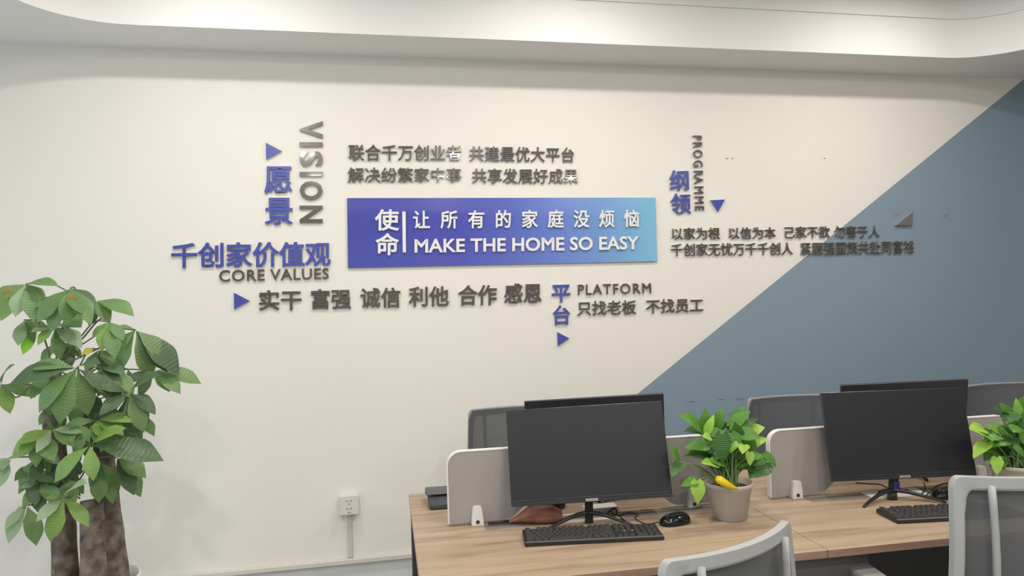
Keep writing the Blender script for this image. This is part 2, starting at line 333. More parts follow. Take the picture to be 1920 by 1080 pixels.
# ------------------------------------------------------------------ lettering
_cache = {}
def glyph_mesh(text, bold):
    """flat triangulated outline of text, edges pushed out by bold: (verts2d, faces)"""
    k = (text, bold)
    if k in _cache: return _cache[k]
    cu = bpy.data.curves.new('txt', 'FONT'); cu.body = text; cu.size = 1; cu.extrude = 0; cu.resolution_u = 3; cu.fill_mode = 'FRONT'
    o = bpy.data.objects.new('txt', cu); C.objects.link(o)
    dg = bpy.context.evaluated_depsgraph_get(); me = bpy.data.meshes.new_from_object(o.evaluated_get(dg))
    bm = bmesh.new(); bm.from_mesh(me); bmesh.ops.remove_doubles(bm, verts=bm.verts, dist=1e-5)
    bpy.data.objects.remove(o); bpy.data.meshes.remove(me); bpy.data.curves.remove(cu)
    bmesh.ops.delete(bm, geom=[f for f in bm.faces if f.calc_area() < 1e-10], context='FACES_ONLY')
    for f in bm.faces:
        if f.normal.z < 0: f.normal_flip()
    bm.verts.ensure_lookup_table(); off = {}
    for v in bm.verts:
        ns = []
        for e_ in v.link_edges:
            if len(e_.link_faces) == 1:
                f = e_.link_faces[0]; d = (e_.verts[1].co-e_.verts[0].co).normalized(); nn = V((d.y, -d.x, 0))
                if (f.calc_center_median()-e_.verts[0].co).dot(nn) > 0: nn = -nn
                ns.append(nn)
        if ns:
            s = sum(ns, V((0, 0, 0)))
            if s.length > 1e-4:
                s.normalize(); c = max(0.5, s.dot(ns[0])); off[v.index] = s*(bold/c)
    for i, d in off.items(): bm.verts[i].co += d
    bm.verts.index_update()
    r = ([(v.co.x, v.co.y) for v in bm.verts], [[v.index for v in f.verts] for f in bm.faces],
         [(e_.verts[0].index, e_.verts[1].index) for e_ in bm.edges if len(e_.link_faces) == 1])
    bm.free(); _cache[k] = r; return r
def solid(vs, fs, es, mapf, depth):
    """extrude a flat glyph: mapf takes (x, y) to a wall point, depth towards the room (-Y)"""
    bm = nb()
    A = [bm.verts.new(mapf(x, y)+V((0, -depth, 0))) for x, y in vs]; B = [bm.verts.new(mapf(x, y)) for x, y in vs]
    for f in fs:
        try: g = bm.faces.new([A[i] for i in f]); g.material_index = 0
        except ValueError: pass
    for a, b in es:
        try: g = bm.faces.new((A[a], A[b], B[b], B[a])); g.material_index = 1
        except ValueError: pass
    bm.normal_update()
    for g in bm.faces:
        if g.material_index == 0 and g.normal.y > 0: g.normal_flip()
    return bm
def quadmap(bx0, bx1, by0, by1, q, Y, org, rot=False):
    """bilinear map of a text box to the wall quad whose photo corners are q = TL, TR, BR, BL"""
    W = [on_y(p[0], p[1], Y)-org for p in q]
    def f(x, y):
        s = (x-bx0)/(bx1-bx0); t = (by1-y)/(by1-by0)
        if rot: s, t = 1-t, s         # reading downwards, letter tops to the right
        return (W[0]*(1-s)+W[1]*s)*(1-t)+(W[3]*(1-s)+W[2]*s)*t
    return f
def islands(g):
    vs, fs, es = g; par = list(range(len(vs)))
    def fd(a):
        while par[a] != a: par[a] = par[par[a]]; a = par[a]
        return a
    for f in fs:
        for a in f[1:]: par[fd(a)] = fd(f[0])
    grp = {}
    for i in range(len(vs)): grp.setdefault(fd(i), []).append(i)
    out = []
    for r, ids in grp.items():
        mp = {a: i for i, a in enumerate(ids)}
        out.append(([vs[i] for i in ids], [[mp[a] for a in f] for f in fs if f[0] in mp], [(mp[a], mp[b]) for a, b in es if a in mp]))
    return sorted([o for o in out if o[1]], key=lambda o: min(v[0] for v in o[0]))
def cjk(par, text, x0, x1, yl, yr, mats, Y, depth=.012, bold=.016, pitch=None, xo=0.0):
    """text between pixel x0..x1; yl/yr = (top, bottom) at the left and right end; xo shifts the bottoms"""
    n_ = len(text); org = par.location
    q = ((x0, yl[0]), (x1, yr[0]), (x1+xo, yr[1]), (x0+xo, yl[1]))
    if pitch is None: L, H0 = .05, n_-.05
    for i, ch in enumerate(text):
        g = glyph_mesh(ch, bold)
        if pitch is None: f0 = quadmap(.05, n_-.05, -.06, .83, q, Y, org); off = i
        else: f0 = quadmap(.05, (n_-1)*pitch+.95, -.06, .83, q, Y, org); off = i*pitch
        obj('character', solid(*g, lambda x, y, off=off: f0(x+off, y), depth), mats, par)
def latin(par, text, q, mats, Y, depth=.012, bold=.012, rot=False, squeeze=1.0):
    g = glyph_mesh(text, bold); xs = [v[0] for v in g[0]]; ys = [v[1] for v in g[0]]
    f0 = quadmap(min(xs), max(xs), min(ys), max(ys), q, Y, par.location, rot)
    for isl in islands(g):
        if squeeze != 1:
            a = min(v[0] for v in isl[0]); b_ = max(v[0] for v in isl[0]); c_ = (a+b_)/2
            isl = ([(c_+(v[0]-c_)*squeeze, v[1]) for v in isl[0]], isl[1], isl[2])
        obj('letter', solid(*isl, f0, depth), mats, par)
def tri(name, pts, mats, Y, label, depth=.012):
    P = [on_y(*p, Y) for p in pts]; c = sum(P, V((0, 0, 0)))/3
    bm = solid([(p.x-c.x, p.z-c.z) for p in P], [(0, 1, 2)], [(0, 1), (1, 2), (2, 0)], lambda x, y: V((x, 0, y)), depth)
    o = obj(name, bm, mats, None, False, c); tag(o, label, 'wall decoration'); return o
G = [M['glyph'], M['glyph_side']]; B = [M['blue_glyph'], M['blue_side']]; Wt = [M['white_glyph'], M['white_side']]
Y = WALL_Y-.001
def sign(label, px, py, Y=WALL_Y): return thing('wall_lettering', label, 'wall lettering', on_y(px, py, Y))
t = sign('upper line of dark raised Chinese characters above the blue board, starting 联合千万', 654, 301)
cjk(t, '联合千万创业者', 654, 864, (272, 301), (274, 301), G, Y, bold=.009); cjk(t, '共建最优大平台', 880, 1076, (275, 302), (278, 304), G, Y, bold=.009)
t = sign('lower line of dark raised Chinese characters directly above the blue board, starting 解决纷繁', 653, 342)
cjk(t, '解决纷繁家中事', 653, 864, (315, 342), (316, 341), G, Y, bold=.009); cjk(t, '共享发展好成果', 885, 1082, (317, 343), (318, 344), G, Y, bold=.009)
t = sign('two large blue raised characters 愿景 stacked beside the vertical word VISION', 499, 418)
cjk(t, '愿', 498, 547, (312, 361), (312, 361), B, Y, bold=.02); cjk(t, '景', 499, 548, (371, 420), (371, 420), B, Y, bold=.02)
t = sign('large dark metallic letters VISION turned to read downwards', 562, 418)
for ch, a, b_ in (('V', 228, 260), ('I', 267.5, 275.5), ('S', 284, 313), ('I', 323, 331), ('O', 340, 375.5), ('N', 386, 418)):
    latin(t, ch, ((562, a), (605, a), (605, b_), (562, b_)), G, Y, bold=.028, rot=True)
t = sign('large blue raised characters 千创家价值观 left of the blue board', 324, 500)
cjk(t, '千创家价值观', 323, 618, (457, 501), (455, 497), B, Y, bold=.022)
t = sign('dark raised English words CORE VALUES beneath large blue characters', 412, 528)
latin(t, 'CORE VALUES', ((411, 506.5), (617, 502.5), (617, 523), (411, 528.5)), G, Y, bold=.010, squeeze=.94)
t = sign('long row of dark paired characters 实干 to 感恩 under the blue board', 487, 580)
for s, a, b_, y0, y1 in (('实干', 486, 565, 545, 580), ('富强', 583, 657, 543, 578), ('诚信', 677, 750, 540.5, 575.5), ('利他', 768, 840, 538, 573), ('合作', 860, 930, 535.5, 570.5), ('感恩', 946, 1014, 532.5, 567)):
    cjk(t, s, a, b_, (y0+.5, y1+.5), (y0-.5, y1-.5), G, Y, bold=.018)
t = sign('two blue raised characters 纲领 stacked left of the vertical word PROGRAMME', 1256, 400)
cjk(t, '纲', 1255, 1290, (321, 357), (320, 356), B, Y, bold=.018, xo=1); cjk(t, '领', 1257, 1292, (365, 401), (364, 400), B, Y, bold=.018, xo=1)
t = sign('small dark letters PROGRAMME turned to read downwards', 1300, 396)
latin(t, 'PROGRAMME', ((1297.5, 254), (1314.5, 254), (1319, 396), (1302, 396)), G, Y, bold=.006, rot=True, squeeze=.84)
t = sign('small upper line of dark characters by the diagonal, starting 以家为根', 1257, 448)
for s, a, b_, y0, y1 in (('以家为根', 1257, 1348, 427.5, 448.5), ('以信为本', 1364, 1452, 426.5, 447.5), ('己家不欲', 1468, 1553, 425, 446), ('勿害于人', 1563, 1646, 424, 445)):
    cjk(t, s, a, b_, (y0+.3, y1+.3), (y0-.3, y1-.3), G, Y, bold=.004, xo=.6)
t = sign('small lower line of dark characters crossing onto the blue paint, starting 千创家无忧', 1257, 480)
cjk(t, '千创家无忧万千千创人', 1257, 1484, (457.5, 480), (455, 477), G, Y, bold=.004, xo=.6)
cjk(t, '紧跟强国策共赴同富裕', 1499, 1711, (455.5, 478), (451.5, 474), G, Y, bold=.004, xo=.6)
t = sign('two blue raised characters 平台 stacked beside the word PLATFORM', 1035, 608)
cjk(t, '平', 1034, 1068, (533, 566), (532, 565), B, Y, bold=.018, xo=.5); cjk(t, '台', 1035, 1068, (574, 608), (573, 607), B, Y, bold=.018, xo=.5)
t = sign('dark raised English word PLATFORM right of blue characters', 1082, 553)
latin(t, 'PLATFORM', ((1082, 533.5), (1220, 530.5), (1221, 549.5), (1082, 553)), G, Y, bold=.006, squeeze=.88)
t = sign('dark raised characters 只找老板 不找员工 under the word PLATFORM', 1083, 591)
cjk(t, '只找老板', 1082, 1191, (565.5, 591), (563, 588), G, Y, bold=.008); cjk(t, '不找员工', 1211, 1317, (562, 587), (559, 583.5), G, Y, bold=.008)
tri('arrow_plaque', ((499, 268.5), (528.5, 284), (499.5, 300)), B, Y, 'blue triangle pointing right above the characters 愿景')
tri('arrow_plaque', ((439.5, 549), (468.5, 564), (439.5, 580)), B, Y, 'blue triangle pointing right at the start of the long dark row')
tri('arrow_plaque', ((1330.5, 376), (1357.5, 374.5), (1344.5, 398)), B, Y, 'blue triangle pointing down right of the vertical word PROGRAMME')
tri('arrow_plaque', ((1044, 622.5), (1066.5, 634), (1045, 648)), B, Y, 'blue triangle pointing right under the characters 平台')
tri('arrow_plaque', ((1677, 423), (1708, 397.5), (1708, 423)), [M['grey_glyph'], M['grey_side']], Y, 'grey right-angled triangle stuck on the blue paint', .016)
# gradient board
q = ((651, 372), (1227.5, 371), (1231, 490), (652.5, 502.5)); org = on_y(652.5, 502.5, Y)
bd = thing('slogan_board', 'long glossy board fading from violet blue to sky blue with white lettering', 'sign', org)
W4 = [on_y(*p, Y)-org for p in q]
bm = nb()
A = [bm.verts.new(p+V((0, -.012, 0))) for p in W4]; Bk = [bm.verts.new(p) for p in W4]
f = bm.faces.new(A[::-1]); f.material_index = 0
for i in range(4):
    f = bm.faces.new((A[i], A[(i+1) % 4], Bk[(i+1) % 4], Bk[i])); f.material_index = 1
bm.normal_update()
for f in bm.faces:
    if f.material_index == 0 and f.normal.y > 0: f.normal_flip()
obj('panel', bm, [M['board'], M['board_edge']], bd)
org2 = bd.location
YB = Y-.012
for fn in (1,):
    cjk(bd, '使', 705, 746, (394, 431), (394, 431), Wt, YB, .010, .02); cjk(bd, '命', 706, 746, (439, 477), (439, 477), Wt, YB, .010, .02)
    cjk(bd, '让所有的家庭没烦恼', 775, 1197, (396, 428), (394.5, 425), Wt, YB, .010, .018, pitch=1.56)
    latin(bd, 'MAKE THE HOME SO EASY', ((777, 448.5), (1197, 443), (1197, 468), (777, 474.5)), Wt, YB, .010, .022)
    P = [on_y(*p, YB)-org2 for p in ((754, 397), (760.5, 397), (761, 473.5), (755, 473.5))]
    obj('divider_bar', solid([(p.x, p.z) for p in P], [(0, 1, 2, 3)], [(0, 1), (1, 2), (2, 3), (3, 0)], lambda x, y: V((x, P[0].y, y)), .010), Wt, bd)

# ------------------------------------------------------------------ wall socket and conduit
pc = on_y(655, 943, Y)
t = thing('wall_socket', 'white surface-mounted power socket low on the cream wall', 'socket', (pc.x, Y, pc.z))
bm = nb(); box(bm, -.046, .046, -.034, 0, -.047, .047, .003); obj('back_box', bm, M['socket'], t)
bm = nb(); box(bm, -.049, .049, -.045, -.034, -.050, .050, .004, 3); obj('face_plate', bm, M['socket'], t)
bm = nb()
for x, z, a in ((-.010, .022, .5), (.010, .022, -.5), (-.009, -.018, 0), (.009, -.018, 0)):
    tb = bmesh.new(); box(tb, -.005, .005, -.0005, .0005, -.0014, .0014); merge(bm, tb, 0, Matrix.Translation((x, -.0455, z)) @ Matrix.Rotation(a, 4, 'Y'))
box(bm, -.004, .004, -.046, -.045, .004, .0068); box(bm, -.008, .008, -.046, -.045, -.038, -.0355)
obj('socket_slots', bm, M['hole'], t)
p0 = on_y(655, 962, Y); p1 = on_y(655.5, 1045, Y)
bm = nb(); box(bm, -.012, .012, -.012, 0, LEDGE-p0.z+.004, 0.02, .002); o = obj('cable_conduit', bm, M['conduit'], None, False, (p0.x, Y, p0.z))
tag(o, 'narrow white cable conduit running from the wall socket down to the skirting', 'conduit')

# ------------------------------------------------------------------ desk frame of reference
DA = -0.0226363
ux = V((math.cos(DA), math.sin(DA), 0)); uy = V((-math.sin(DA), math.cos(DA), 0))
DZ = 0.75
def duv(x, y, z=DZ):
    p = on_z(x, y, z); return p.dot(ux), p.dot(uy)
def on_v(x, y, v):
    d = ray(x, y); k = v/d.dot(uy); p = EYE+d*k; return p.dot(ux), p.z
def D(u, v, z=DZ): return ux*u+uy*v+V((0, 0, z))
# desk: origin at left end, centre line, floor
U0, V0, V1, VC, SW = 0.071, 1.972, 2.967, 2.48, 1.2
dk = thing('bench_desk', 'long oak-laminate bench desk shared by facing workstations', 'desk', D(U0, VC, 0), DA)
NS = 3
for s in range(NS):
    a = s*SW+.001; b_ = (s+1)*SW-.001
    for y0, y1 in ((V0-VC, -.0012), (.0012, V1-VC)):
        bm = nb(); box(bm, a, b_, y0, y1, DZ-.025, DZ, .0015, 1)
        for f in bm.faces:
            if abs(f.normal.z) < .5 and f.calc_area() > .001: f.material_index = 1
        bm.normal_update()
        for f in bm.faces: f.material_index = 0 if f.normal.z > .5 else 1
        obj('desktop_board', bm, [M['wood'], M['wood_edge']], dk)
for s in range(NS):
    bm = nb(); box(bm, s*SW+.24, s*SW+1.13, -.052, -.004, DZ-.006, DZ+.0006); obj('grey_strip', bm, M['tray'], dk)  # thin grey strip along the desk seam at each station
for s in range(NS+1):
    x = min(max(s*SW, .03), NS*SW-.03)
    for sy in (-1, 1):
        bm = nb(); box(bm, x-.025, x+.025, sy*.43-.025, sy*.43+.025, 0, DZ-.065, .003); obj('leg', bm, M['steel'], dk)
    bm = nb(); box(bm, x-.02, x+.02, -.45, .45, DZ-.065, DZ-.026, .002); obj('cross_rail', bm, M['steel'], dk)
for sy in (-1, 1):
    bm = nb(); box(bm, .05, NS*SW-.05, sy*.40-.02, sy*.40+.02, DZ-.062, DZ-.026, .002); obj('long_rail', bm, M['steel'], dk)
bm = nb(); box(bm, .06, NS*SW-.06, -.01, .01, .30, DZ-.065, .002); obj('modesty_panel', bm, M['black'], dk)
# pedestal
u0, _ = on_v(1455, 1060, V0+.03); u1, _ = on_v(1632, 1060, V0+.03)
def pedestal(u_left, label, group):
    t = thing('drawer_pedestal', label, 'cabinet', D(u_left, V0+.03, 0), DA, group)
    bm = nb(); box(bm, 0, .40, .018, .36, .06, .64, .003); obj('body', bm, M['pedestal'], t)
    for z0, z1 in ((.07, .32), (.325, .475), (.48, .63)):
        bm = nb(); box(bm, .004, .396, 0, .017, z0, z1, .002); d = obj('drawer', bm, M['pedestal'], t)
        bm = nb(); box(bm, .14, .26, -.014, -.002, z1-.03, z1-.02, .002); obj('handle', bm, M['silver'], d)
    for x in (.04, .36):
        for y in (.05, .32):
            bm = nb(); lathe(bm, [(0, 0), (.018, .004), (.02, .03), (.012, .058), (0, .06)], 12, (x, y)); obj('caster', bm, M['black'], t)
    return t
pd = pedestal(u1-.40, 'dark grey drawer pedestal under the desk joint between the front chairs', 'pedestals')
bm = nb(); box(bm, u1-.40-U0, u1-U0, V0+.04-VC, V0+.055-VC, .645, DZ-.026); obj('apron', bm, M['pedestal'], dk)

# dividers ------------------------------------------------------------
VD = 2.505
def divider(ul, width, label, ztop, zbot):
    t = thing('desk_divider', label, 'desk divider', D(ul, VD, DZ), DA, 'grey dividers between facing desks')
    h = ztop-DZ; b0 = zbot-DZ; r = .045; poly = []
    def arc(cx, cz, r_, a0, a1, n=6): return [(cx+r_*math.cos(math.radians(a0+(a1-a0)*k/n)), cz+r_*math.sin(math.radians(a0+(a1-a0)*k/n))) for k in range(n+1)]
    c0, c1, ch = .235, width-.235, .055
    poly += [(0, b0), (c0-.04, b0), (c0-.015, b0+.008), (c0+.035, b0+ch-.006), (c0+.055, b0+ch), (c1-.055, b0+ch), (c1-.035, b0+ch-.006), (c1+.015, b0+.008), (c1+.04, b0), (width, b0)]
    poly += arc(width-r, h-r, r, 0, 90)+arc(r, h-r, r, 90, 180)
    bm = nb(); prism(bm, poly, 'y', -.010, .010); obj('fabric_panel', bm, M['divider'], t)
    # white edge trim along the sides and top, standing proud
    path = [(0, b0)]+arc(r, h-r, r, 180, 90)+arc(width-r, h-r, r, 90, 0)+[(width, b0)]
    bm = nb(); ring = []
    for i, p in enumerate(path):
        a = V(path[max(i-1, 0)]); b_ = V(path[min(i+1, len(path)-1)]); d = (b_-a).normalized(); nn = V((-d.y, d.x)) 
        q0 = V(p); q1 = q0+nn*.004
        ring.append([bm.verts.new((q.x, y, q.y)) for q, y in ((q0, -.012), (q1, -.012), (q1, .012), (q0, .012))])
    for i in range(len(ring)-1):
        for k in range(4): bm.faces.new((ring[i][k], ring[i][(k+1) % 4], ring[i+1][(k+1) % 4], ring[i+1][k]))
    bm.faces.new(ring[0]); bm.faces.new(ring[-1][::-1]); bmesh.ops.recalc_face_normals(bm, faces=bm.faces)
    obj('edge_trim', bm, M['white_plastic'], t)
    for cx in (.095, width-.14):
        bm = nb()
        prism(bm, [(cx-.021, 0), (cx+.021, 0), (cx+.0195, .03), (cx+.015, .062), (cx+.011, .066), (cx-.011, .066), (cx-.015, .062), (cx-.0195, .03)], 'y', -.030, .030)
        bmesh.ops.bevel(bm, geom=list(bm.edges), offset=.002, segments=2, affect='EDGES'); cl = obj('clamp', bm, M['white_plastic'], t)
        bm = nb()
        for k in range(16):
            a = 2*PI*k/16; b2 = 2*PI*(k+1)/16
            vv = [bm.verts.new((cx+r_*math.cos(q_), -.0315, .014+r_*math.sin(q_))) for r_, q_ in ((.0065, a), (.0065, b2), (.0042, b2), (.0042, a))]
            bm.faces.new(vv)
        tube(bm, [(cx, -.0300, .014), (cx, -.0312, .014)], .0066, 12); obj('screw', bm, M['steel'], cl)
    return t
ztop = on_v(861, 847, VD)[1]; zbot = on_v(842, 981, VD)[1]
ua = on_v(841, 930, VD)[0]; ub = on_v(1442, 870, VD)[0]; uc = on_v(1888, 830, VD)[0]
divider(ua, uc-ub, 'grey desk divider with white edge behind the left front monitor', ztop, zbot)
divider(ub, uc-ub, 'grey desk divider with white edge behind the right front monitor', ztop, zbot)

# monitors ------------------------------------------------------------
def monitor(label, corners, depths, foot_px=None, logo=True, front=True, group=None, foot_uv=None, plug=False, foot_rot=0.0):
    """corners TL TR BR BL as seen in the photograph with their distances"""
    P = [on_d(*c, d) for c, d in zip(corners, depths)]
    ctr = sum(P, V((0, 0, 0)))/4
    ex = ((P[1]-P[0])+(P[2]-P[3])).normalized(); ez = ((P[0]-P[3])+(P[1]-P[2])); ez = (ez-ex*ez.dot(ex)).normalized(); ey = ez.cross(ex)
    wd = ((P[1]-P[0]).length+(P[2]-P[3]).length)/2; ht = ((P[0]-P[3]).length+(P[1]-P[2]).length)/2
    rz = math.atan2(ex.y, ex.x)
    if foot_px is not None: fp = on_z(*foot_px, DZ)
    else: fp = D(*foot_uv)
    t = thing('monitor', label, 'monitor', (fp.x, fp.y, DZ), rz, group)
    Rz = Matrix.Rotation(-rz, 4, 'Z')
    L = Rz @ Matrix.Translation(-V((fp.x, fp.y, DZ))) @ Matrix(((ex.x, ey.x, ez.x, ctr.x), (ex.y, ey.y, ez.y, ctr.y), (ex.z, ey.z, ez.z, ctr.z), (0, 0, 0, 1)))
    sgn = 1 if front else -1      # +y of the panel points away from the viewer for a front-facing screen
    hw, hh = wd/2, ht/2; bb = .018
    bm = nb(); tb = bmesh.new(); box(tb, -hw, hw, -.004, .010, -hh, hh, .0015, 1); merge(bm, tb)
    if not front: bmesh.ops.scale(bm, vec=(1, -1, 1), verts=bm.verts); bmesh.ops.recalc_face_normals(bm, faces=bm.faces)
    bmesh.ops.transform(bm, matrix=L, verts=bm.verts); obj('frame', bm, M['bezel'], t)
    bm = nb(); box(bm, -hw*.55, hw*.55, .010, .038, -hh*.78, hh*.35, .010, 3); 
    if not front: bmesh.ops.scale(bm, vec=(1, -1, 1), verts=bm.verts); bmesh.ops.recalc_face_normals(bm, faces=bm.faces)
    bmesh.ops.transform(bm, matrix=L, verts=bm.verts); obj('rear_housing', bm, M['back_plastic'], t)
    bm = nb(); box(bm, -hw+.002, hw-.002, -.0048, -.0038, -hh+bb, hh-.002)
    if not front: bmesh.ops.scale(bm, vec=(1, -1, 1), verts=bm.verts); bmesh.ops.recalc_face_normals(bm, faces=bm.faces)
    bmesh.ops.transform(bm, matrix=L, verts=bm.verts); obj('screen', bm, M['screen'], t)
    if front:
        bm = nb(); box(bm, -hw+.0005, hw-.0005, -.0066, -.0040, -hh+bb-.0022, -hh+bb, .0006, 1); bmesh.ops.transform(bm, matrix=L, verts=bm.verts); obj('bezel_lip', bm, M['key'], t)
    if logo:
        bm = nb(); box(bm, -.020, .020, -.0062, -.0042, -hh+.003, -hh+.0115, .0004, 1)
        bmesh.ops.transform(bm, matrix=L, verts=bm.verts); bdg = obj('badge', bm, M['silver'], t); bdg['label'] = 'small silver badge'
        bm = nb()
        for k in range(6):
            x = -.0145+k*.0052; box(bm, x, x+.0034, -.0066, -.0062, -hh+.0052, -hh+.0062); box(bm, x, x+.0010, -.0066, -.0062, -hh+.0052, -hh+.0092)
            if k % 2: box(bm, x, x+.0034, -.0066, -.0062, -hh+.0082, -hh+.0092)
        bmesh.ops.transform(bm, matrix=L, verts=bm.verts); obj('lettering', bm, M['key'], bdg)
    # stand: column from the panel's back down to a V foot
    top = L @ V((0, sgn*.02, -hh*.35))
    bm = nb()
    prof = [(top.x, top.y, top.z), (top.x*.6, top.y*.5+sgn*.006, top.z*.55), (0, 0, .02)]
    for (a, b_) in ((prof[0], prof[1]), (prof[1], prof[2])):
        vs8 = []
        for p in (a, b_):
            for dx, dy in ((-.0135, -.008), (.0135, -.008), (.0135, .008), (-.0135, .008)): vs8.append(bm.verts.new((p[0]+dx, p[1]+dy, p[2])))
        for k in range(4): bm.faces.new((vs8[k], vs8[(k+1) % 4], vs8[4+(k+1) % 4], vs8[4+k]))
        bm.faces.new(vs8[:4]); bm.faces.new(vs8[4:][::-1])
    box(bm, -.0135, .0135, -.012, .012, 0, .022, .002, 1)
    bmesh.ops.recalc_face_normals(bm, faces=bm.faces); obj('column', bm, M['black'], t)
    for sx in (-1, 1):
        bm = nb(); pts = spline([(0, 0, .036), (sx*.05, -sgn*.018, .030), (sx*.11, -sgn*.050, .015), (sx*.152, -sgn*.078, .0045)], 4)
        tube(bm, pts, [.010-.0055*i/(len(pts)-1) for i in range(len(pts))], 8, flat=.85); lg = obj('foot', bm, M['black'], t, True)
    bm = nb(); tube(bm, [(0, 0, .030), (0, sgn*.05, .018), (0, sgn*.085, .005)], [.009, .008, .0048], 8); obj('foot', bm, M['black'], t, True)
    return t
monitor('black monitor on the left front workstation, facing the camera', ((950.3, 769.6), (1242.3, 752), (1258.8, 931.4), (957, 950.8)), (2.515, 2.515, 2.43, 2.43), (1104.5, 980), True, True, 'black monitors on the bench desk')
monitor('black monitor on the right front workstation, facing the camera', ((1539.7, 736.2), (1802, 727), (1832, 890.5), (1558.7, 904)), (2.67, 2.70, 2.64, 2.60), (1673, 937), True, True, 'black monitors on the bench desk')
monitor('black monitor on the far left workstation, seen from behind over the front one', ((985, 751.5), (1243.5, 737), (1248, 898), (990, 914)), (2.85, 2.85, 2.90, 2.90), None, False, False, 'black monitors on the bench desk', (on_v(1130, 955, 2.62)[0], 2.64))
monitor('black monitor on the far right workstation, seen from behind over the front one', ((1570.3, 721.8), (1805.5, 710.9), (1812, 858), (1576, 870)), (3.03, 3.06, 3.11, 3.08), None, False, False, 'black monitors on the bench desk', (on_v(1722, 915, 2.62)[0], 2.64))

# keyboards -----------------------------------------------------------
keyme = {}
def key_mesh(w_, d_):
    k = (round(w_, 4), round(d_, 4))
    if k not in keyme:
        bm = nb(); hw, hd = w_/2, d_/2
        a = [bm.verts.new((x, y, 0)) for x, y in ((-hw, -hd), (hw, -hd), (hw, hd), (-hw, hd))]
        s = .0022; c = [bm.verts.new((x, y, .0060)) for x, y in ((-hw+s, -hd+s), (hw-s, -hd+s), (hw-s, hd-s*.6), (-hw+s, hd-s*.6))]
        for i in range(4): bm.faces.new((a[i], a[(i+1) % 4], c[(i+1) % 4], c[i]))
        bm.faces.new(c); me = bpy.data.meshes.new('key'); bm.to_mesh(me); bm.free(); me.materials.append(M['key']); keyme[k] = me
    return keyme[k]
def keyboard(label, loc, rz, L=.440, W=.135):
    t = thing('keyboard', label, 'keyboard', loc, rz, 'black keyboards')
    bm = nb(); prism(bm, [(0, .001), (0, .0115), (.012, .0125), (W-.004, .017), (W, .015), (W, .002)], 'x', 0, L)
    bmesh.ops.bevel(bm, geom=[e_ for e_ in bm.edges], offset=.0015, segments=2, affect='EDGES'); obj('body', bm, M['kb'], t)
    bm = nb(); box(bm, .002, L-.002, .001, .0112, .0112, .0130, .0006, 1)
    o = obj('front_strip', bm, M['pedestal'], t)
    U = (L-.016)/22.6
    rows = [  # (row, start, widths) from the space bar row up
        (0, 0, [1.25, 1.25, 1.25, 6.25, 1.25, 1.25, 1.25, 1.25]), (1, 0, [2.25]+[1]*10+[2.75]), (2, 0, [1.75]+[1]*11+[2.25]),
        (3, 0, [1.5]+[1]*12+[1.5]), (4, 0, [1]*13+[2]), (5, 0, [1]), (5, 2, [1]*4), (5, 6.5, [1]*4), (5, 11, [1]*4),
        (0, 15.3, [1]*3), (1, 16.3, [1]), (3, 15.3, [1]*3), (4, 15.3, [1]*3), (5, 15.3, [1]*3),
        (0, 18.6, [2, 1]), (1, 18.6, [1]*3), (2, 18.6, [1]*3), (3, 18.6, [1]*3), (4, 18.6, [1]*4), (0, 21.6, [1]), (2, 21.6, [1])]
    for r_, st, ws in rows:
        x = .008+st*U; y = .0215+r_*.0176+(.003 if r_ == 5 else 0)
        for w_ in ws:
            o = bpy.data.objects.new('key', key_mesh(w_*U-.0014, .0163)); C.objects.link(o); o.parent = t
            o.location = (x+w_*U/2, y, .0122+(y-.012)*.042); o.rotation_euler = (.042, 0, 0); x += w_*U
    for x in (.327, .352, .377):
        bm = nb(); box(bm, x-.003, x+.003, .066-.0015, .066+.0015, .0150, .0156); 
        if x < .36: obj('indicator_light', bm, M['white_plastic'], t)
        else: bm.free()
    return t
kfl = on_z(984.4, 1026, DZ); kfr = on_z(1246, 1013, DZ)
keyboard('black keyboard lying in front of the left front monitor', kfl, math.atan2(kfr.y-kfl.y, kfr.x-kfl.x), (kfr-kfl).length, .124)
k2a = on_z(1683, 983, DZ); k2b = on_z(1647, 958, DZ); k2c = on_z(1796, 977, DZ)
keyboard('black keyboard in front of the right front monitor, partly behind a chair', k2a, math.atan2(k2c.y-k2a.y, k2c.x-k2a.x), .44, .124)

# mice, cables --------------------------------------------------------
def mouse(label, loc, rz, L=.112, W=.062, H=.037):
    t = thing('computer_mouse', label, 'mouse', loc, rz, 'black computer mice')
    bm = nb(); bmesh.ops.create_uvsphere(bm, u_segments=24, v_segments=14, radius=1)
    for v in bm.verts:
        x, y, z = v.co; z2 = max(z, -.28)
        s = 1-.12*x; hz = (1+.18*x) * (1 if z > 0 else 1)
        v.co = V((math.copysign(abs(x)**.85, x)*L/2, math.copysign(abs(y)**.85, y)*W/2*s, (z2+.28)*H/1.28*(hz if z > -.27 else 1)))
    obj('shell', bm, M['gloss'], t, True)
    bm = nb(); tb = bmesh.new(); bmesh.ops.create_cone(tb, cap_ends=True, segments=16, radius1=.010, radius2=.010, depth=.006)
    merge(bm, tb, 0, Matrix.Translation((-.026, 0, .026)) @ Matrix.Rotation(PI/2, 4, 'X')); obj('scroll_wheel', bm, M['key'], t, True)
    return t
mp_ = on_z(1266, 982, DZ)
mouse('black mouse right of the left keyboard, beside the clear flower pot', (mp_.x, mp_.y, DZ), math.radians(8))
mp2 = on_z(1772, 938, DZ)
mp2.z = DZ
mouse('black mouse behind the right keyboard, beside a chair back', (mp2.x+.03, mp2.y+.03, DZ), math.radians(8))
mp3 = on_z(1044, 958, DZ)
mouse('black mouse on the far side, seen under the left front monitor', (mp3.x, mp3.y+.03, DZ), math.radians(35), .10)
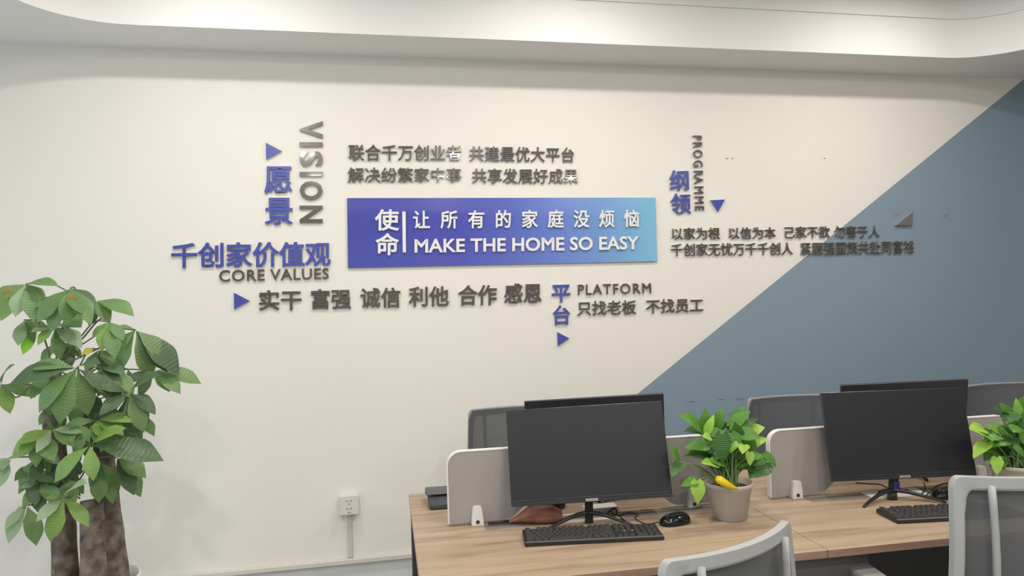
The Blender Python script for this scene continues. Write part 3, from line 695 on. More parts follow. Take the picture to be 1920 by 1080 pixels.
def cable(label, pts, r=.0022, m='black'):
    P = [on_z(x, y, DZ+h+r) for x, y, h in pts]; c = P[0].copy(); bm = nb()
    tube(bm, spline([p-c for p in P], 6), r, 6); o = obj('cable', bm, M[m], None, True, c); tag(o, label, 'cable'); return o
cable('thin black mouse cable looping to the left mouse across the desk', ((1236, 979, 0), (1212, 982, 0), (1196, 976, 0), (1190, 970, 0), (1196, 966, .004), (1193, 963, .006), (1178, 961, .004), (1160, 967, .002), (1150, 962, .004), (1146, 952, .01)), .0017)
cable('black cable hanging in a loop beside the left monitor column', ((1136, 966, 0), (1141, 960, .01), (1151, 953, .015), (1156, 958, .01), (1157, 966, .004), (1164, 970, .002), (1180, 984, 0)), .0026)
cable('black cable running off right behind the right mouse', ((1735, 930, 0), (1744, 922, .002), (1757, 911, .004), (1775, 906, .004), (1792, 909, .004), (1803, 914, .002)), .0022)
cable('black cable looping under the right monitor column', ((1692, 921, 0), (1700, 918, .006), (1708, 924, .008), (1716, 928, .002), (1728, 926, 0), (1735, 915, .01), (1732, 905, .02)), .0024)
cable('black power lead along the far desk left of the right monitor column', ((1604, 905, 0), (1630, 907, 0), (1652, 909, 0), (1668, 918, 0)), .0022)
pp = on_z(1690, 914, DZ+.05); bm = nb(); box(bm, -.012, .012, -.010, .010, -.018, .016, .002)
tube(bm, [(0, 0, -.018), (.001, 0, -.03), (.004, 0, -.05)], [.005, .004, .0028], 8)
o = obj('video_plug', bm, M['blue_plug'], None, False, (pp.x, pp.y+.03, DZ+.05)); tag(o, 'blue video plug hanging by the right monitor column', 'plug')

def sheet(label, px4, h=.0015):
    P = [on_z(x, y, DZ) for x, y in px4]; c = sum(P, V((0, 0, 0)))/4; bm = nb()
    prism(bm, [((p-c).x, (p-c).y) for p in P], 'z', .0003, h); o = obj('paper_sheet', bm, M['paper'], None, False, (c.x, c.y, DZ)); return o
tag(sheet('', ((1036, 968), (1094, 962), (1170, 972), (1048, 983)), .0025), 'white papers lying under the left monitor stand', 'paper')
tag(sheet('', ((1092, 957), (1150, 951), (1160, 960), (1100, 966)), .018), 'small white box behind the left monitor column', 'box')
tag(sheet('', ((1614, 924), (1715, 915), (1745, 929), (1640, 936)), .0025), 'white papers lying under the right monitor stand', 'paper')
# folded umbrella
pa = on_z(914, 984, DZ); pb = on_z(1040, 975, DZ)
t = thing('folded_umbrella', 'rust-brown folded umbrella lying below the left divider', 'umbrella', (pa.x, pa.y-.012, DZ), math.atan2(pb.y-pa.y, pb.x-pa.x))
Lu = (pb-pa).length+.02
bm = nb(); tube(bm, [(0, 0, .009), (Lu*.35, 0, .011)], .0055, 8); obj('shaft', bm, M['black'], t, True)
bm = nb(); n_ = 18; rings = []
for i in range(15):
    s = i/14; x = Lu*.28+s*Lu*.72; R0 = (.006+.034*math.sin(min(1, s*1.15)*PI*.62)**1.2)*(1 if s < .85 else 1-(s-.85)*2.2)
    rings.append([bm.verts.new((x, math.cos(2*PI*k/n_)*R0*(1.25+.28*math.sin(3*2*PI*k/n_+s*3)), max(.001, .004+R0*.75+math.sin(2*PI*k/n_)*R0*.75*(1+.3*math.sin(4*2*PI*k/n_+s*5))))) for k in range(n_)])
for i in range(14):
    for k in range(n_): bm.faces.new((rings[i][k], rings[i][(k+1) % n_], rings[i+1][(k+1) % n_], rings[i+1][k]))
bm.faces.new(rings[0][::-1]); bm.faces.new(rings[-1]); obj('canopy', bm, M['umbrella'], t, True)
# dark grey pouch at the left end
pa = on_z(808, 958, DZ); uu, vv = duv(806, 957)
t = thing('cloth_pouch', 'dark grey flap-top cloth pouch at the far left end of the desk', 'pouch', D(uu, vv), DA)
bm = nb(); prof = [(0, 0), (-.004, .012), (.0, .026), (.02, .032), (.08, .036), (.14, .036), (.155, .026), (.157, .010), (.15, 0)]
prism(bm, prof, 'x', .0, .24); 
for v in bm.verts:
    if v.co.x < .01: v.co.z *= .88
bmesh.ops.bevel(bm, geom=list(bm.edges), offset=.004, segments=2, affect='EDGES'); obj('body', bm, M['pouch'], t, True)
bm = nb(); prism(bm, [(.062, .038), (.058, .042), (.10, .0475), (.15, .0485), (.166, .040), (.168, .02), (.16, .018), (.158, .032), (.14, .039)], 'x', -.008, .245)
bmesh.ops.bevel(bm, geom=list(bm.edges), offset=.0012, segments=1, affect='EDGES'); obj('flap', bm, M['pouch_flap'], t)

# ------------------------------------------------------------------ office chairs
def make_chair(label, loc, rz, scale=1.0, group='grey mesh office chairs'):
    """origin on the floor, the sitter faces +Y"""
    t = thing('office_chair', label, 'chair', loc, rz, group); t.scale = (scale,)*3
    def S(s, q, off=0.0):           # back surface: s across, q up 0..1
        wd = .240-.020*q; z = .50+.49*q
        yy = -.235-.055*q-.02*math.sin(q*PI)+.05*(s*s)*(.55+.45*q)
        return V((s*wd, yy-off, z))
    def path(n=10, rr=.14):
        pts = []
        def seg(a, b, k): return [(a[0]+(b[0]-a[0])*i/k, a[1]+(b[1]-a[1])*i/k) for i in range(k)]
        pts += seg((-1, 0), (-1, 1-rr), 8)
        for i in range(7):
            a = PI-PI/2*i/6; pts.append((-1+rr*1.1+rr*1.1*math.cos(a), 1-rr+rr*math.sin(a)))
        pts += seg((-1+rr*1.1, 1), (1-rr*1.1, 1), 10)[1:]
        for i in range(7):
            a = PI/2-PI/2*i/6; pts.append((1-rr*1.1+rr*1.1*math.cos(a), 1-rr+rr*math.sin(a)))
        pts += seg((1, 1-rr), (1, 0), 8)[1:]+[(1, 0)]
        pts += seg((1, 0), (-1, 0), 10)[1:]
        return pts
    ps = path(rr=.07); n_ = len(ps); bm = nb(); rings = []
    for i, (s, q) in enumerate(ps):
        top = q > .86; wdt = .027 if top else .024
        c = (0.0, .5); vx = (c[0]-s, (c[1]-q)*1.1)
        # inward direction in (s,q) space converted to metres
        s2 = s*(1-wdt/.22) if abs(s) > .8 or not top else s
        q2 = q-wdt/.49*1.15 if q > .86 else (q+wdt/.49 if q < .02 else q)
        if q < .02: q2 = .05
        o1, o2 = S(s, q, -.006), S(s2, q2, -.006); i2, i1 = S(s2, q2, .010), S(s, q, .010)
        m1, m2 = S(s*.97+s2*.03, q, .014), S(s2*.8+s*.2, q2*.8+q*.2, .014)
        rings.append([bm.verts.new(p) for p in (o1, o2, i2, m2, m1, i1)])
    for i in range(n_):
        j = (i+1) % n_
        for k in range(6):
            f = bm.faces.new((rings[i][k], rings[j][k], rings[j][(k+1) % 6], rings[i][(k+1) % 6])); f.smooth = True
    bmesh.ops.recalc_face_normals(bm, faces=bm.faces); fo = obj('back_frame', bm, M['chair_frame'], t); fo.data.set_sharp_from_angle(angle=math.radians(32))
    bm = nb(); NX, NZ = 16, 14
    for off in (-.0085,):
        g = [[bm.verts.new(S((-.985+1.97*i/NX)*(1-.07*max(0, (j/NZ-.93)/.07)), .01+.98*j/NZ, off)) for i in range(NX+1)] for j in range(NZ+1)]
        for j in range(NZ):
            for i in range(NX): f = bm.faces.new((g[j][i], g[j][i+1], g[j+1][i+1], g[j+1][i])); f.smooth = True
    obj('back_mesh', bm, M['chair_mesh'], t)
    for sx in (-1, 1):
        bm = nb(); pts = [S(sx*(.66-.10*(1-k/8)), .0+.965*k/8, .018) for k in range(9)]
        tube(bm, pts, .011, 8, flat=.7); obj('back_rib', bm, M['chair_frame'], t, True)
    bm = nb(); tube(bm, [(0, -.05, .42), (0, -.22, .43), (0, -.268, .50), (0, -.285, .62)], [.03, .028, .026, .018], 10, flat=.6); obj('spine', bm, M['chair_frame'], t, True)
    bm = nb(); tube(bm, [S(-.6, .02, .024), S(0, .05, .028), S(.6, .02, .024)], .014, 8); obj('lumbar_bar', bm, M['chair_frame'], t, True)
    bm = nb(); box(bm, -.24, .24, -.21, .26, .43, .50, .03, 4); obj('seat', bm, M['seat'], t, True)
    bm = nb(); box(bm, -.20, .20, -.17, .20, .405, .432, .006, 2); obj('seat_pan', bm, M['black'], t)
    for sx in (-1, 1):
        bm = nb(); tube(bm, spline([(sx*.18, -.02, .415), (sx*.27, -.04, .43), (sx*.29, -.05, .52), (sx*.285, -.06, .615)], 4), .015, 8); tube(bm, [(sx*.285, -.06, .615), (sx*.285, .06, .622)], .013, 8)
        a = obj('armrest', bm, M['black'], t, True)
        bm = nb(); box(bm, sx*.285-.038, sx*.285+.038, -.13, .12, .622, .650, .011, 3); obj('arm_pad', bm, M['arm_pad'], a, True)
    bm = nb(); lathe(bm, [(0, .08), (.03, .08), (.03, .24), (.018, .245), (.018, .40), (.05, .405), (0, .41)], 18); obj('gas_column', bm, M['steel'], t)
    for k in range(5):
        a = 2*PI*k/5+.3; c, s = math.cos(a), math.sin(a)
        bm = nb(); tube(bm, [(.02*c, .02*s, .105), (.16*c, .16*s, .095), (.29*c, .29*s, .075)], [.024, .02, .013], 8, flat=.8); lg = obj('base_leg', bm, M['black'], t, True)
        for d in (-.012, .012):
            bm = nb(); tb = bmesh.new(); bmesh.ops.create_cone(tb, cap_ends=True, segments=16, radius1=.028, radius2=.028, depth=.016)
            merge(bm, tb, 0, Matrix.Translation((.29*c-d*s, .29*s+d*c, .028)) @ Matrix.Rotation(a, 4, 'Z') @ Matrix.Rotation(PI/2, 4, 'X')); obj('caster', bm, M['black'], lg)
    return t
def place_back(L, R, ztop_):
    """seat the chair so its top rail runs from L to R (world points); sitter faces left of L->R"""
    mid = (L+R)/2; d = (R-L); rz = math.atan2(d.y, d.x); sc = ztop_/.99
    fwd = V((-math.sin(rz), math.cos(rz), 0)); base = mid+fwd*(.275*sc); return V((base.x, base.y, 0)), rz, sc
Lp = on_z(1258, 1070, .965); Rp = on_z(1474, 978, .985)
Rp = Lp+(Rp-Lp).normalized()*.44
b0, rz, sc = place_back(Lp, Rp, .975)
ch = make_chair('grey mesh office chair in the centre foreground, only its curved top rail in view', b0, rz, sc)
Lp = on_z(1803, 897, 1.03); a = math.radians(-9)
Rp = Lp+V((math.cos(a), math.sin(a), 0))*.44
def another(label, b0, rz, sc):
    c = copy_tree(ch); c.location = b0; c.rotation_euler = (0, 0, rz); c.scale = (sc,)*3; c['label'] = label; return c
b0, rz, sc = place_back(Lp, Rp, 1.03); another('grey mesh office chair at the lower right corner, its back towards the camera', b0, rz, sc)
for lab, pxl, zt, wdt, yy in (('grey mesh office chair on the far side left of the left monitors', 880, 1.03, .44, 3.28), ('grey mesh office chair on the far side between plant and right monitors', 1395, 1.005, .46, 3.26), ('grey mesh office chair on the far side right of the right monitors', 1800, 1.005, .46, 3.24)):
    Lq = on_y(pxl, 770, yy); Lq.z = 0; Rq = Lq+ux*wdt
    b0, rz, sc = place_back(Rq, Lq, zt); another(lab, b0, rz, sc)

# ------------------------------------------------------------------ leaves
def leaf_mesh(P0, P1, up, width, kind, fold=.18, droop=.12, n=9):
    """blade from base P0 to tip P1; up is the blade's face direction; kind sets the outline"""
    d = P1-P0; L = d.length; x = d.normalized(); side = x.cross(up).normalized(); nn = side.cross(x).normalized()
    bm = nb(); uvl = bm.loops.layers.uv.new('UVMap'); rows = []; uvs = {}
    for i in range(n+1):
        s = 1-(1-i/n)**1.35
        if kind == 'obovate': wv = math.sin(PI*min(1, s**1.10))**1.05*(.72+.42*s) if s < 1 else 0
        elif kind == 'heart': wv = (1.12*min(1, (s+.03)/.24)**.55*(1-max(0, (s-.24)/.76)**1.7)) if s < 1 else 0
        else: wv = math.sin(PI*s)**.8
        wv = max(wv, .02 if 0 < s < 1 else .008)*width/2*(1+.04*math.sin(s*17+width*400))
        c = P0+x*(L*s)+nn*(math.sin(PI*s)*droop*L)
        row = []
        for k, tt in enumerate((-1, -.55, 0, .55, 1)):
            back = -.10*L*abs(tt)**2*(1-s)*1.3 if kind == 'heart' and s < .25 else 0
            p = c+side*(tt*wv)+nn*(abs(tt)*wv*fold*2-abs(tt)**3*wv*fold*1.2)+x*back
            v = bm.verts.new(p); row.append(v); uvs[v] = (s, abs(tt))
        rows.append(row)
    for i in range(n):
        for k in range(4):
            f = bm.faces.new((rows[i][k], rows[i][k+1], rows[i+1][k+1], rows[i+1][k])); f.smooth = True
            for lp in f.loops: lp[uvl].uv = uvs[lp.vert]
    return bm
# money tree ----------------------------------------------------------
random.seed(5)
TB = on_y(168, 1080, 3.12); TB.z = 0
mt = thing('money_tree', 'tall money tree with thick brown trunks in a white pot at the left edge', 'plant', TB)
def lt(p): return p-TB
def trunk(pts, rs, top=True):
    P = spline([lt(on_y(x, y, Y_)) for x, y, Y_ in pts], 5); n_ = len(P); R_ = []
    for i in range(n_):
        k = i/(n_-1)*(len(rs)-1); a = int(min(k, len(rs)-2)); R_.append((rs[a]*(1-(k-a))+rs[a+1]*(k-a))*(1+.03*math.sin(i*1.7)))
    bm = nb(); tube(bm, P, R_, 18)
    for v in bm.verts: v.co += V((random.uniform(-1, 1), random.uniform(-1, 1), 0))*.0012
    o = obj('trunk', bm, M['bark'], mt); return o
trunk(((126, 1200, 3.08), (122, 1060, 3.09), (116, 950, 3.10), (102, 820, 3.12), (97, 690, 3.14)), (.050, .046, .042, .038, .032))
trunk(((176, 1200, 3.00), (175, 1060, 3.02), (173, 990, 3.03), (172, 938, 3.04)), (.047, .045, .042, .040))
trunk(((222, 1200, 3.16), (213, 1060, 3.17), (203, 960, 3.18), (195, 870, 3.19), (192, 800, 3.19)), (.058, .052, .047, .040, .034))
bm = nb(); tube(bm, spline([lt(on_y(x, y, 3.17)) for x, y in ((203, 840), (235, 815), (262, 790), (270, 760))], 4), [.009]*6+[.007]*7, 8); obj('branch', bm, M['twig'], mt, True)
for pts in (((100, 700), (112, 640), (130, 560), (132, 542)), ((100, 700), (85, 640), (60, 570), (49, 532)), ((98, 690), (150, 640), (185, 600), (200, 602)), ((98, 695), (170, 660), (235, 630), (254, 618)), ((98, 695), (60, 720), (30, 745), (2, 722)), ((196, 820), (230, 760), (270, 700), (289, 694)), ((100, 720), (130, 705), (144, 690)), ((196, 810), (215, 770), (242, 738))):
    bm = nb(); tube(bm, spline([lt(on_y(x, y, 3.12)) for x, y in pts], 5), .0035, 6); obj('twig', bm, M['twig'], mt, True)
CL = [  # centre px, distance Y, [tips], width factor, material cycle
 ((49, 532), 3.15, [(105, 536), (62, 600), (5, 597), (82, 562), (-12, 566), (30, 590)], 'mid mid light mid mid pale'),
 ((132, 540), 3.05, [(74, 600), (124, 605), (152, 585), (168, 605), (98, 618), (178, 572)], 'mid mid mid mid mid dark'),
 ((179, 563), 3.18, [(246, 591), (204, 604), (168, 608)], 'mid mid dark'),
 ((204, 603), 3.08, [(192, 655), (215, 668), (230, 637), (175, 632)], 'light mid mid mid'),
 ((254, 618), 3.10, [(227, 690), (316, 680), (309, 692), (281, 703), (222, 614), (216, 660), (330, 697)], 'mid mid dark mid mid mid dark'),
 ((144, 690), 2.92, [(113, 787), (163, 773), (28, 717), (57, 690), (205, 740), (78, 768), (185, 683)], 'mid mid dark mid dark mid dark'),
 ((242, 736), 2.98, [(184, 727), (296, 705), (190, 776), (243, 812), (288, 775), (268, 806)], 'dark dark dark dark dark mid'),
 ((289, 694), 3.12, [(371, 718), (335, 736), (316, 732), (240, 720), (262, 742)], 'mid mid mid dark dark'),
 ((189, 690), 3.05, [(170, 745), (222, 728), (200, 745), (232, 700)], 'mid dark mid dark'),
 ((2, 722), 3.20, [(26, 686), (45, 738), (18, 772), (62, 744), (-22, 700), (-15, 765)], 'mid mid light light mid light'),
 ((72, 618), 3.22, [(45, 662), (30, 640)], 'bright bright'),
 ((103, 612), 3.14, [(112, 671), (150, 650), (73, 645), (150, 614), (60, 622)], 'mid pale light mid mid'),
 ((240, 692), 3.20, [(205, 700), (245, 720), (190, 684)], 'dark dark dark'),
 ((169, 834), 2.90, [(107, 900), (175, 897), (256, 857), (297, 862), (232, 805), (150, 800)], 'light light light dark light mid'),
 ((97, 806), 2.96, [(27, 856), (70, 846), (137, 836), (38, 832), (150, 812)], 'light pale mid light pale'),
 ((181, 788), 3.00, [(245, 792), (125, 800), (190, 820), (228, 815)], 'light mid light light'),
 ((121, 933), 2.88, [(72, 975), (95, 1009), (163, 984), (160, 908), (88, 935)], 'pale light light pale mid'),
 ((51, 947), 2.98, [(12, 990), (67, 1018), (18, 1014), (30, 960)], 'pale mid pale pale'),
 ((17, 858), 3.00, [(-2, 912), (-25, 880), (42, 858), (5, 880)], 'pale pale mid pale'),
 ((219, 858), 3.06, [(270, 894), (249, 924), (261, 927), (232, 900)], 'mid dark mid mid'),
 ((192, 868), 3.04, [(186, 938), (210, 940), (170, 910), (222, 915)], 'mid mid dark mid'),
 ((80, 852), 3.06, [(40, 916), (92, 884), (60, 905), (110, 870)], 'mid mid dark pale'),
 ((62, 898), 3.06, [(66, 945), (36, 925), (90, 930), (100, 905)], 'dark mid dark mid'),
 ((255, 775), 3.12, [(287, 815), (238, 818), (262, 800)], 'mid dark dark'),
 ((120, 860), 3.10, [(100, 915), (135, 920), (150, 885), (90, 870)], 'dark dark dark mid'),
 ((150, 740), 3.12, [(172, 790), (190, 770), (140, 800), (200, 800)], 'dark dark mid dark'),
 ((110, 640), 3.20, [(80, 680), (130, 690), (150, 670)], 'mid dark mid'),
 ((160, 775), 3.08, [(120, 830), (160, 850), (205, 830), (225, 790)], 'mid dark mid dark'),
 ((205, 760), 3.14, [(180, 800), (215, 825), (240, 850), (262, 830)], 'dark mid dark mid'),
 ((70, 870), 3.12, [(30, 900), (55, 925), (85, 915)], 'mid dark pale'),
 ((120, 560), 3.16, [(95, 590), (70, 575), (150, 610)], 'dark mid mid'),
 ((215, 800), 3.0, [(190, 845), (238, 860), (255, 815)], 'mid mid dark'),
 ((130, 900), 3.02, [(105, 945), (135, 950), (155, 925)], 'dark mid mid'),
 ((95, 700), 3.02, [(60, 745), (95, 775), (130, 755), (50, 715)], 'mid mid dark mid'),
 ((215, 690), 3.06, [(185, 740), (215, 755), (245, 745), (190, 700)], 'mid dark mid dark'),
 ((75, 815), 2.98, [(38, 850), (68, 872), (100, 862), (45, 815)], 'light mid mid pale'),
 ((235, 745), 3.14, [(225, 830), (258, 815), (275, 790), (285, 755)], 'dark mid dark mid'),
 ((165, 800), 2.98, [(140, 850), (120, 825), (200, 838), (215, 808)], 'mid light mid light'),
 ((45, 600), 3.2, [(62, 640), (35, 645), (85, 622)], 'mid pale mid'),
 ((75, 905), 3.04, [(45, 950), (75, 960), (105, 945), (40, 915)], 'mid dark mid pale'),
 ((185, 655), 3.16, [(165, 700), (195, 705), (225, 690)], 'mid dark mid'),
 ((95, 760), 3.16, [(75, 795), (120, 800), (105, 812)], 'light mid light'),
]
lm = {'mid': 'leaf_mid', 'dark': 'leaf_dark', 'light': 'leaf_light', 'pale': 'leaf_pale', 'bright': 'leaf_bright'}
for (cx_, cy_), Yc, tips, mc in CL:
    mc = mc.split(); c = on_y(cx_, cy_, Yc)
    bm = nb(); hub = lt(c); ax = lt(on_y(150, cy_+30, 3.15)); tube(bm, spline([ax, (ax+hub)/2+V((0, 0, .03)), hub], 5), [.0028]*11, 6)
    lf = obj('compound_leaf', bm, M['twig'], mt, True)
    for i, tp in enumerate(tips):
        px_len = math.hypot(tp[0]-cx_, tp[1]-cy_)
        dy = -random.uniform(.02, .10) if px_len < 75 else -random.uniform(-.02, .04)
        e1 = on_y(cx_+(tp[0]-cx_)*1.08, cy_+(tp[1]-cy_)*1.08, Yc+dy); L = (e1-c).length
        up = (EYE-c).normalized()*.75+V((0, 0, .75))+V((random.uniform(-.25, .25), 0, random.uniform(-.1, .2)))
        bmx = leaf_mesh(hub+(e1-c)*.03, lt(e1), up, L*random.uniform(.36, .45), 'obovate', fold=.20, droop=.09, n=13)
        k = mc[i % len(mc)]
        o = obj('leaflet', bmx, M[lm[k]], lf)
        if k == 'bright': o['label'] = 'fresh bright green leaflet'
for a, b_, Yq, mk, lb in (((152, 665), (176, 655), 3.1, 'leaf_yellow', 'yellowed leaf'), ((132, 548), (143, 572), 2.99, 'leaf_brown', 'browned leaf tip'), ((12, 535), (20, 562), 3.1, 'leaf_brown', 'dry brown leaf')):
    o = obj('leaf', leaf_mesh(lt(on_y(*a, Yq)), lt(on_y(*b_, Yq)), V((0, -1, .4)), .03, 'obovate'), M[mk], mt); o['label'] = lb
# pot and soil
rim = on_y(262, 1077, 3.12); PX = rim.x-TB.x; PZ = rim.z
bm = nb(); R0 = PX
lathe(bm, [(0, 0), (R0*.66, 0), (R0*.70, .01), (R0*.95, PZ*.8), (R0, PZ*.97), (R0, PZ), (R0*.94, PZ), (R0*.92, PZ*.9), (R0*.90, PZ*.85), (0, PZ*.85)], 48); obj('pot', bm, M['ceramic'], mt)
bm = nb(); lathe(bm, [(R0*.90, PZ*.86), (R0*.5, PZ*.89), (0, PZ*.9)], 32); o = obj('soil', bm, M['soil'], mt)

# pothos --------------------------------------------------------------
def pothos(label, base, leaves, yellow, R1=.080, R2=.056, H=.125):
    t = thing('potted_pothos', label, 'plant', base, 0, 'leafy plants in clear pots')
    b = V(base)
    bm = nb(); lathe(bm, [(0, .002), (R2*.94, .0), (R2, .004), (R2+(R1-R2)*.86, H*.88), (R1, H*.885), (R1, H), (R1-.003, H), (R1-.004, H*.9), (R2-.001, .006), (0, .006)], 48); obj('pot', bm, M['potplastic'], t)
    bm = nb(); lathe(bm, [(0, .009), (R2*.90, .009), (R2*.95, .03)], 32); obj('base_band', bm, M['potbase'], t)  # darker band round the foot of the pot
    bm = nb(); rr = lambda z: (R2+(R1-R2)*z/H)*.93
    lathe(bm, [(rr(.030), .03), (rr(.06), .06), (rr(H*.84), H*.84)], 32); obj('root_ball', bm, M['potsoil'], t)
    bm = nb(); lathe(bm, [(rr(H*.84), H*.84), (R1*.5, H*.87), (0, H*.88)], 24); obj('soil', bm, M['soil'], t)
    for i, (bp_, tp, dy, wd, mk) in enumerate(leaves):
        Yb = b.y+dy; B0 = on_y(*bp_, Yb)-b; T0 = on_y(*tp, Yb+random.uniform(-.035, .0)); T0 = T0-b
        root = V((random.uniform(-.03, .03), random.uniform(-.03, .03), H*.86))
        mid_ = root.lerp(B0, .55)+V((0, 0, .02)); bm = nb(); tube(bm, spline([root, mid_, B0], 5), [.0028]*8+[.002]*3, 6)
        st = obj('stem', bm, M['stem'], t, True)
        L = (T0-B0).length; up = (EYE-b).normalized()*.8+V((random.uniform(-.35, .35), 0, .55+random.uniform(-.2, .3)))
        o = obj('leaf', leaf_mesh(B0, T0, up, L*wd, 'heart', fold=.14, droop=.09, n=10), M[mk], t)
        if mk == 'pothos_light': o['label'] = 'pale yellow-green leaf'
    return t
def filler(n_, cx_, cy_, rx, ry, seed):
    rg = random.Random(seed); out = []
    for _ in range(n_):
        a = rg.uniform(-.15*PI, 1.15*PI); k = rg.uniform(.15, .8); x = cx_+rx*k*math.cos(a); y = cy_-ry*k*math.sin(a)
        l_ = rg.uniform(24, 38); a2 = a+rg.uniform(-.8, .8)
        out.append(((x, y), (x+l_*math.cos(a2), y-l_*math.sin(a2)*rg.choice((1, 1, -.8))), rg.uniform(-.04, .06), rg.uniform(.6, .85), rg.choice(('pothos', 'pothos_dark', 'pothos', 'pothos_dark', 'pothos_light'))))
    return out
def zp(ox, oy, s): return lambda x, y: (ox+x/s, oy+y/s)
z4 = zp(1200, 740, 3.178)
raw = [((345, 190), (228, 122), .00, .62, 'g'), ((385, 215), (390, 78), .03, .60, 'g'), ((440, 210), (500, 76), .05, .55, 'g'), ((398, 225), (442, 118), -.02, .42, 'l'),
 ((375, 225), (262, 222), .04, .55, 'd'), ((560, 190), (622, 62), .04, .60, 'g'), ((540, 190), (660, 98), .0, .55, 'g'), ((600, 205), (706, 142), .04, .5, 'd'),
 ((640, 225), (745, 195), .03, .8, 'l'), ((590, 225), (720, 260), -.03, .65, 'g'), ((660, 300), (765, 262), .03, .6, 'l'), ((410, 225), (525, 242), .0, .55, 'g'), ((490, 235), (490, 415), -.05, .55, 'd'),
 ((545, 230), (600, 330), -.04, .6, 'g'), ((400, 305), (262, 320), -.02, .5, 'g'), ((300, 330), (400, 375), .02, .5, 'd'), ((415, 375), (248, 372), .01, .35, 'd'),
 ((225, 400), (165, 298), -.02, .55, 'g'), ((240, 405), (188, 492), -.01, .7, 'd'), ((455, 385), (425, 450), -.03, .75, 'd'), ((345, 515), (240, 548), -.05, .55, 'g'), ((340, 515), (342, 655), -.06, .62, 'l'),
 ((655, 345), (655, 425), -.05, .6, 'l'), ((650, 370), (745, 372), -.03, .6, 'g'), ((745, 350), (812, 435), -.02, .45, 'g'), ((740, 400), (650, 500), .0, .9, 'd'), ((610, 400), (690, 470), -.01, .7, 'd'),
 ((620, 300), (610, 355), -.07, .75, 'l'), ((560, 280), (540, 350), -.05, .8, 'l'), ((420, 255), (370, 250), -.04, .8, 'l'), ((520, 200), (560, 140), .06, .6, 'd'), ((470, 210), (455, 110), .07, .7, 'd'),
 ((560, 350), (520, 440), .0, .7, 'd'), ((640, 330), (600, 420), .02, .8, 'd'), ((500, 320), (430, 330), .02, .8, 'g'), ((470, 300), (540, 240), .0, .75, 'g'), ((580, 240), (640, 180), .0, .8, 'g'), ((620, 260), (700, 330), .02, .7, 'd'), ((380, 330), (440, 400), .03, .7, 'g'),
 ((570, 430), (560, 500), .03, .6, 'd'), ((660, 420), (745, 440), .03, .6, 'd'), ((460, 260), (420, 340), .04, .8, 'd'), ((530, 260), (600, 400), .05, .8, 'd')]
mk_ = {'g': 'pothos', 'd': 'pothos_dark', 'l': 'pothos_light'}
pb = on_z(1369, 971, DZ)
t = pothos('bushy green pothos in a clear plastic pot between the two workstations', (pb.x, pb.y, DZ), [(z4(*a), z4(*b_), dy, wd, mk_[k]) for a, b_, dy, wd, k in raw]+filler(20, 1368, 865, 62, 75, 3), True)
ye0 = on_y(*z4(455, 495), pb.y-.075)-V((pb.x, pb.y, DZ)); ye1 = on_y(*z4(588, 560), pb.y-.080)-V((pb.x, pb.y, DZ))
bm = nb(); ye = [ye0+V((.004, .01, -.002)), ye0.lerp(ye1, .3)+V((0, 0, -.003)), ye0.lerp(ye1, .7)+V((0, 0, -.004)), ye1]
tube(bm, spline(ye, 5), [.011, .015, .0185, .0195, .019, .018, .017, .016, .0145, .013, .011, .009, .0065, .0045, .0025, .0008], 10, flat=.7)
o = obj('curled_leaf', bm, M['yellow'], t, True); o['label'] = 'bright yellow curled leaf on the soil'
z5 = zp(1500, 700, 2.843)
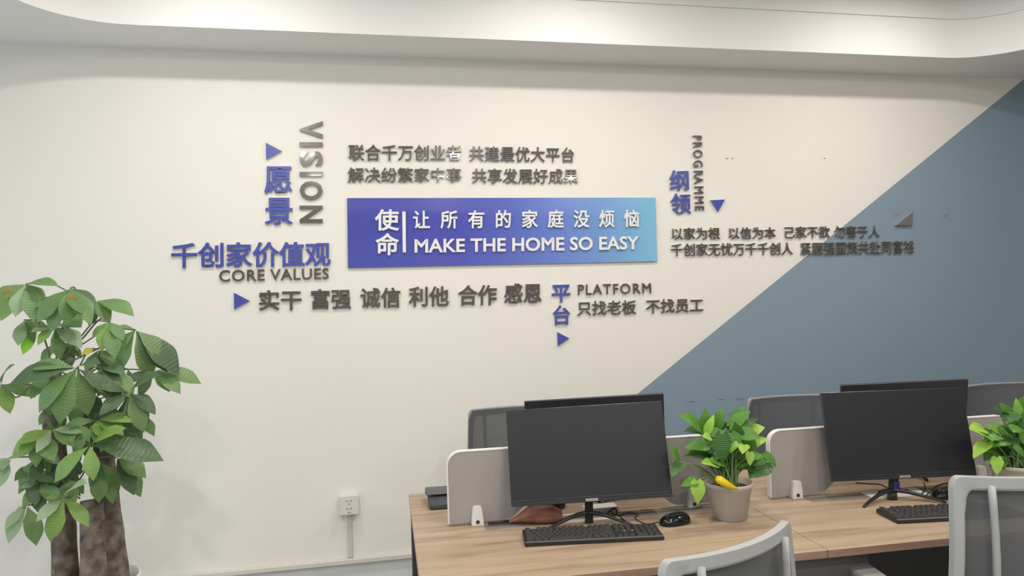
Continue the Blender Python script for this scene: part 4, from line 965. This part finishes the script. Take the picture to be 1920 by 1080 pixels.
raw2 = [((980, 300), (900, 295), -.04, .75, 'l'), ((1000, 350), (905, 300), -.05, .7, 'l'), ((990, 345), (1090, 350), -.06, .5, 'g'), ((1000, 370), (922, 455), -.05, .5, 'l'), ((1050, 450), (1050, 545), -.06, .55, 'l'),
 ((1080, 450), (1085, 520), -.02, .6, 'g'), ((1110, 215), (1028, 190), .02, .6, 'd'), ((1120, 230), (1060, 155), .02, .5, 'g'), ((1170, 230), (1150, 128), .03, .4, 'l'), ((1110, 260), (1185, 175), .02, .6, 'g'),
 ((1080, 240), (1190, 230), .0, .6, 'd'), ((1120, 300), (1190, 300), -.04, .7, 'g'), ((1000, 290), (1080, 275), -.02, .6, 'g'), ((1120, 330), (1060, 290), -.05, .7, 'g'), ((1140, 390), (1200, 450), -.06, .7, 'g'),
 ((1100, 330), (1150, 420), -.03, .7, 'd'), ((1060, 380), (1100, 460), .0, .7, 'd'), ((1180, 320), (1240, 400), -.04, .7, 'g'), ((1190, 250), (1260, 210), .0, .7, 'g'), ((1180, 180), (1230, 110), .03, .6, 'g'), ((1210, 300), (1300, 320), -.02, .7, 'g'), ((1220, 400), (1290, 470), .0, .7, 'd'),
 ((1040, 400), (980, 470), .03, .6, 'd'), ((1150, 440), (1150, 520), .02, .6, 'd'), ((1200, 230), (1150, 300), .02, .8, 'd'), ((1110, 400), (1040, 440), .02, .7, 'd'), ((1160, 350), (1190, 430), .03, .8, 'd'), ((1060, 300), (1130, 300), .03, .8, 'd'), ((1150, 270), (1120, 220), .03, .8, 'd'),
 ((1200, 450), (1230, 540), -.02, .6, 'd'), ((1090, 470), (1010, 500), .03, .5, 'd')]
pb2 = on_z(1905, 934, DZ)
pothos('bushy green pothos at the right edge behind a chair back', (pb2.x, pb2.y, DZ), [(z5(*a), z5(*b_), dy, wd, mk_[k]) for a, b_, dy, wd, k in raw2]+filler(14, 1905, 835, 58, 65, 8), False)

# residue left on the wall by removed stickers
bm = nb(); c = on_y(1500, 500, WALL_Y-.001)
random.seed(2)
for x, y, w_ in ((1363, 297, 7), (1373, 297, 5), (1546, 297, 5), (1683, 402, 9), (1679, 405, 5), (1772, 405, 9), (1778, 402, 7), (1295, 753, 20), (1353, 749, 14), (1388, 748, 20), (1478, 743, 8), (1496, 743, 12)):
    pts = [(x-w_/2, y+.6), (x-w_*.2, y-.6), (x+w_*.15, y-1.1), (x+w_/2, y-.2), (x+w_*.2, y+.8)]
    A = [bm.verts.new(on_y(px_, py_, WALL_Y-.0012)-c) for px_, py_ in pts]; Bq = [bm.verts.new(on_y(px_, py_, WALL_Y-.0002)-c) for px_, py_ in pts]
    bm.faces.new(A)
    for i in range(5): bm.faces.new((A[i], A[(i+1) % 5], Bq[(i+1) % 5], Bq[i]))
o = obj('adhesive_residue', bm, M['tray'], None, False, c); o['kind'] = 'stuff'; tag(o, 'small grey specks of sticker residue scattered over the right half of the wall', 'residue')
